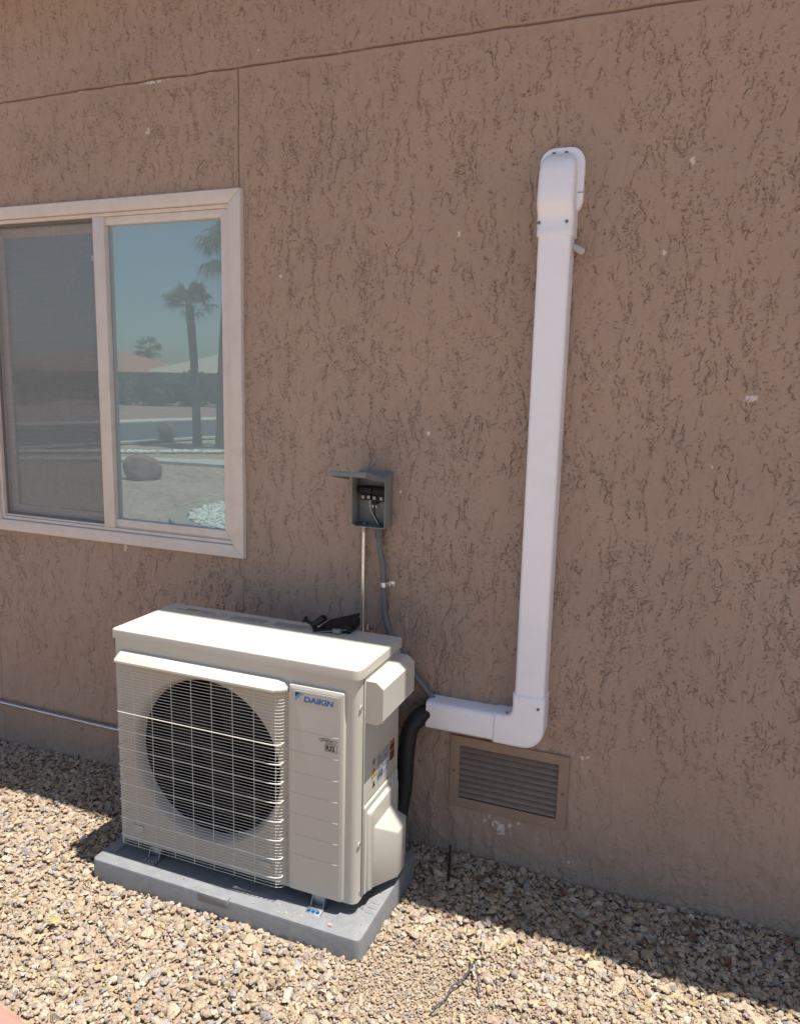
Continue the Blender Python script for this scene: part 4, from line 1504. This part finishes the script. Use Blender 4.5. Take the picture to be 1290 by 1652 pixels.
twig([(1.205, -.533, .038), (1.222, -.565, .026), (1.240, -.600, .012)], .0021, BARK, 'twig', 'short dark twig leaning at the tip of the kinked grey twig', 'twig')
twig([(.978, -.040, .050), (.990, -.080, .022), (1.004, -.130, .016), (1.018, -.180, .014)], .0045, mat('black_rubber_strip', (.02, .02, .022), .7), 'rubber_strip', 'black strip lying in the shade between the pad and the wall', 'strip')
twig([(1.15, -.070, .020), (1.21, -.11, .018), (1.27, -.19, .014), (1.30, -.22, .010)], .0016, TW, 'twig', 'long thin dry stem in the shade below the vent', 'twig')
twig([(1.505, -.275, .012), (1.500, -.300, .018), (1.495, -.335, .012)], .0040, TW, 'twig', 'thick tan stem at the edge of the shadow right of the vent', 'twig')
twig([(-.42, -.20, .012), (-.36, -.27, .016), (-.30, -.32, .012), (-.22, -.33, .012)], .0018, TW, 'twig', 'thin dry twig on the gravel left of the unit', 'twig')

# ================================================================== ACROSS THE YARD (seen mirrored in the window)
def strip(name, pts, z, material, kind='structure'):
    m = MB()
    m.poly([(x, y, z - .05) for x, y in pts], (0, 0, .05))
    return tag(m.build(name, material, smooth=False), kind=kind)
ASPH = mat('grey_asphalt', (.075, .08, .083), .9, var=.1, vscale=3)
CONC = mat('pale_concrete', (.50, .46, .40), .85, var=.08, vscale=2)
REDG = ground_mat('reddish_gravel', [(.20, .12, .09), (.30, .19, .15), (.34, .23, .18)], 30)
def ln(x, y):            # the street runs along this direction
    return Vector((.22, -1.0)).normalized()
def along(xa, ya, wide, L0=-60, L1=60):
    d = Vector((.22, -1.0)).normalized(); nrm = Vector((d.y, -d.x))
    p = Vector((xa, ya))
    q = p + nrm * wide
    return [tuple(p + d * L0), tuple(p + d * L1), tuple(q + d * L1), tuple(q + d * L0)]
strip('curb', along(-11.80, -12.8, .28), -.01, CONC)
strip('road', along(-12.09, -12.8, 6.9), -.04, ASPH)
strip('sidewalk', along(-19.3, -12.8, 1.5), 0.0, CONC)
strip('far_yard', along(-20.9, -12.8, 60), -.02, REDG)
strip('path', [(-5.2, -10.0), (-6.8, -9.95), (-8.6, -9.9), (-11.2, -8.4), (-11.6, -8.9), (-9.0, -10.4), (-7.3, -10.75), (-5.4, -10.8)], -.035, CONC)
WHR = mat('white_marble_chips', (.72, .71, .68), .8, var=.15, vscale=30)
# ring of white rocks with a tan border
m = MB()
def annulus(cx, cy, r0, r1, z0, z1, mi):
    n_ = 64
    m.loft([[Vector((cx + r * math.cos(2 * math.pi * k / n_), cy + r * math.sin(2 * math.pi * k / n_), z)) for k in range(n_)] for r, z in ((r0, z0), (r0, z1), (r1, z1), (r1, z0))], mi, cap=False)
annulus(-2.8, -6.0, 1.50, 1.70, -.09, -.04, 0)
tag(m.build('garden_border', mat('tan_concrete', (.34, .26, .19), .85, var=.1)), 'round tan concrete border of the rock ring out in the yard', 'edging')
v, f, c = scatter('w', 16000, (-4.4, -1.2), (-7.6, -4.4), 0.030, 1, 99, lambda r, n, s: r.uniform(-.01, .02, n),
                  skip=lambda x, y, s: ((np.hypot(x + 2.8, y + 6.0) > 1.47) | (np.hypot(x + 2.8, y + 6.0) < 0.92)), pal=np.array([(.78, .77, .74), (.70, .69, .66)]), pw=np.array([.6, .4]), zf=lambda x, y: -.06 + 0 * x)
tag(mesh_np('white_rocks', v, f, GRAVEL, attr={'stone': c}), kind='stuff', label='ring of white rocks out in the yard', cat='rocks')
# row of white stones along the path
r3 = np.random.default_rng(4)
pv, pf = stone_variants(6, 1, 77)
VV, FF, CC = [], [], []
for i in range(300):
    t_ = r3.uniform(0, 1)
    px = -12.0 + t_ * 5.0 + r3.normal(0, .03); py = -9.9 - 3.6 * t_ ** 1.0 + r3.normal(0, .05)
    q = pv[i % 6] * r3.uniform(.05, .09) + np.array([px, py, -.05])
    FF.append(pf + 12 * 0 + len(VV) * len(q)); VV.append(q); CC.append(np.tile([.75, .74, .71, 1], (len(q), 1)))
tag(mesh_np('white_stone_row', np.concatenate(VV), np.concatenate(FF), GRAVEL, attr={'stone': np.concatenate(CC)}), kind='stuff', label='row of small white stones beside the path in the yard', cat='rocks')

def rock(cx, cy, sx_, sy_, sz_, seed, label):
    r = np.random.default_rng(seed)
    v_, f_ = ico(4)
    q = v_.copy()
    for c_ in range(10):
        d = r.standard_normal(3); d /= np.linalg.norm(d)
        q = q - np.outer(np.clip(q @ d - r.uniform(.65, .9), 0, None), d) * .9
    q = q * (1 + .025 * np.sin(q @ np.array([9, 7, 5]))[:, None])
    q = q * np.array([sx_, sy_, sz_]) + np.array([cx, cy, sz_ * .55 - .06])
    return tag(mesh_np('boulder', q, f_, mat('red_brown_rock', (.24, .15, .115), .9, var=.3, vscale=6, bump=.8, bscale=18, bdist=.02)), label, 'boulder')
rock(-6.95, -7.85, .34, .32, .27, 3, 'low rounded boulder in the gravel yard near the path')
rock(-11.5, -14.2, .26, .22, .34, 8, 'upright pinkish boulder by the kerb across the yard')

TRUNK = mat('grey_palm_trunk', (.16, .13, .11), .95, var=.3, vscale=9, bump=1, bscale=14, bdist=.04, stretch=(1, 1, 4))
FROND = mat('grey_green_frond', (.10, .13, .055), .7, var=.3, vscale=3)
def palm(x, y, h, rc, seed, label, lean=0.0, tr=.18, droop=.5, nf=26, base=1.3, fan_=True):
    root = thing('palm_tree', label, 'palm tree', (x, y, -.08))
    r = random.Random(seed)
    m = MB()
    path = [(x + lean * (t_ ** 2), y, -.1 + h * t_) for t_ in np.linspace(0, 1, 24)]
    m.tube(path, lambda i: tr * (1 + (base - 1) * math.exp(-i / 2.5)) * (1 + .05 * (i % 2)), 14)
    m.build('trunk', TRUNK, root)
    top = Vector((x + lean, y, h - .1))
    b = bmesh.new()
    for k in range(nf):
        az = 2 * math.pi * k / nf * 2.618 + r.uniform(-.3, .3)
        el = R(r.uniform(-35, 80))
        d = Vector((math.cos(az) * math.cos(el), math.sin(az) * math.cos(el), math.sin(el)))
        stem = rc * r.uniform(.42, .6)
        side = d.cross(Vector((0, 0, 1))).normalized()
        upv = side.cross(d)
        hub = top + d * stem - Vector((0, 0, .06 * rc))
        wv = .008
        b.faces.new([b.verts.new(p) for p in (top + side * wv * 2, top - side * wv * 2, hub - side * wv, hub + side * wv)])
        if fan_:
            nl = 22
            for j in range(nl):
                a = R(-105 + 210 * j / (nl - 1)) + r.uniform(-.04, .04)
                ld = (d * math.cos(a) + side * math.sin(a)).normalized()
                Ln = rc * r.uniform(.42, .58)
                mid = hub + ld * Ln * .6 + upv * .02
                tip = hub + ld * Ln - Vector((0, 0, rc * r.uniform(.10, .26) * droop * 2))
                wd = ld.cross(upv).normalized() * rc * .016
                v0 = b.verts.new(hub)
                v1, v2 = b.verts.new(mid + wd), b.verts.new(mid - wd)
                v3 = b.verts.new(tip)
                b.faces.new((v0, v1, v3, v2))
        else:
            nl = 34
            for j in range(nl):
                t_ = j / nl
                pc = top + d * rc * t_ * 1.05 - Vector((0, 0, rc * .75 * t_ * t_))
                for s_ in (-1, 1):
                    Ln = rc * .30 * math.sin(math.pi * min(1, t_ * .85 + .12))
                    tip = pc + side * s_ * Ln + d * Ln * .5 - Vector((0, 0, Ln * .55))
                    w_ = d * rc * .012
                    b.faces.new([b.verts.new(p) for p in (pc + w_, pc - w_, tip)])
    m = MB(); m.merge(b)
    m.build('crown', FROND, root, smooth=False)
    return root
palm(-10.05, -13.55, 3.45, .75, 1, 'slender fan palm standing closest to the boulder by the street', lean=-.15, tr=.095, nf=26)
palm(-9.32, -13.6, 4.6, 1.0, 2, 'thicker shaggy palm rising beside the slender fan palm', lean=.35, tr=.15, droop=.8, nf=26)
palm(-51.5, -62, 4.6, 1.8, 3, 'distant palm beyond the red-roofed house', tr=.28, nf=24)

LEAFB = mat('grey_green_shrub_leaves', (.075, .11, .045), .8, var=.35, vscale=1.5)
def bush(x, y, rx, ry, rz, seed, label):
    r = np.random.default_rng(seed)
    n_ = 1500
    d = r.standard_normal((n_, 3)); d /= np.linalg.norm(d, axis=1)[:, None]
    rad = r.uniform(.72, 1.06, (n_, 1)) * (1 + .14 * np.sin(d @ np.array([5, 3, 4]) + seed))[:, None]
    c_ = d * rad * np.array([rx, ry, rz]) + np.array([x, y, rz * .85])
    a = r.standard_normal((n_, 3)); a /= np.linalg.norm(a, axis=1)[:, None]
    b_ = np.cross(a, r.standard_normal((n_, 3))); b_ /= np.linalg.norm(b_, axis=1)[:, None]
    s_ = .11 * rz * r.uniform(.6, 1.3, (n_, 1))
    V = np.stack([c_ + a * s_, c_ + b_ * s_ * .6, c_ - a * s_, c_ - b_ * s_ * .6], 1).reshape(-1, 3)
    root = thing('shrub', label, 'shrub', (x, y, -.05), 'shrubs in front of the houses across the street')
    o = mesh_np('foliage', V, np.arange(n_ * 4).reshape(-1, 4), LEAFB, smooth=False)
    o.parent = root; o.matrix_parent_inverse = Matrix.Translation((-x, -y, .05))
    m = MB(); m.tube([(x, y, -.1), (x, y, rz)], .07, 8); m.build('stem', TRUNK, root)
    return root
for i, (x, y, rx, rz) in enumerate([(-31.5, -34.6, 2.2, 1.0), (-28.9, -35.4, 1.3, .9), (-27.2, -36.5, 1.1, 1.05), (-25.2, -37.0, 1.0, .7), (-34.5, -30.5, 2.2, 1.1), (-36, -26.5, 1.6, .9), (-22.5, -39.5, 1.4, .9)]):
    bush(x, y, rx, rx, rz, 20 + i, ['broad shrub in front of the red-roofed house across the street', 'shrub between the two houses across the street', 'taller shrub left of the palms across the street', 'smallest round shrub before the tan-roofed house', 'broad shrub farthest along the street', 'low shrub at the far end of the street', 'low shrub at the near end of the tan-roofed house'][i])

def neighbour(cx, cy, w_, d_, h_, rise, ang_, wall_c, roof_c, label):
    root = thing('neighbour_house', label, 'house', (cx, cy, 0))
    root.rotation_euler = (0, 0, ang_)
    def loc(o):
        o.parent = root; o.matrix_parent_inverse = Matrix.Identity(4)
    m = MB(); m.box(-w_ / 2, w_ / 2, -d_ / 2, d_ / 2, -.1, h_); o = m.build('wall', mat('tan_wall', wall_c, .9, var=.05)); loc(o)
    ov = .5
    m = MB()
    b = bmesh.new()
    a = [b.verts.new(p) for p in ((-w_ / 2 - ov, -d_ / 2 - ov, h_ + .01), (w_ / 2 + ov, -d_ / 2 - ov, h_ + .01), (w_ / 2 + ov, d_ / 2 + ov, h_ + .01), (-w_ / 2 - ov, d_ / 2 + ov, h_ + .01))]
    t0_, t1_ = b.verts.new((-w_ / 2 + d_ / 2, 0, h_ + rise)), b.verts.new((w_ / 2 - d_ / 2, 0, h_ + rise))
    b.faces.new((a[0], a[1], t1_, t0_)); b.faces.new((a[2], a[3], t0_, t1_)); b.faces.new((a[1], a[2], t1_)); b.faces.new((a[3], a[0], t0_)); b.faces.new(a[::-1])
    m.merge(b); o = m.build('roof', mat('tile_roof', roof_c, .85, var=.15, vscale=8), smooth=False); loc(o)
    for k in range(3):
        xx = -w_ / 2 + w_ * (k + .5) / 3
        m = MB(); m.box(xx - .6, xx + .6, d_ / 2 + .001, d_ / 2 + .03, .8, h_ - .25); m.box(xx - .5, xx + .5, d_ / 2 + .031, d_ / 2 + .04, .9, h_ - .35, mi=1)
        o = m.build('window', [CONC, mat('dark_house_glass', (.03, .04, .045), .1)], smooth=False); loc(o)
    return root
def facing(cx, cy):
    return math.atan2(-(0 - cx), 0 - cy)
neighbour(-28.4, -51.0, 18, 12, 2.05, 2.3, R(-4), (.36, .28, .22), (.42, .34, .27), 'tan-roofed house straight across the street')
neighbour(-44.6, -47.0, 15, 11, 2.0, 1.75, R(-6), (.36, .26, .20), (.36, .17, .12), 'red-roofed house to the side of the tan-roofed one')
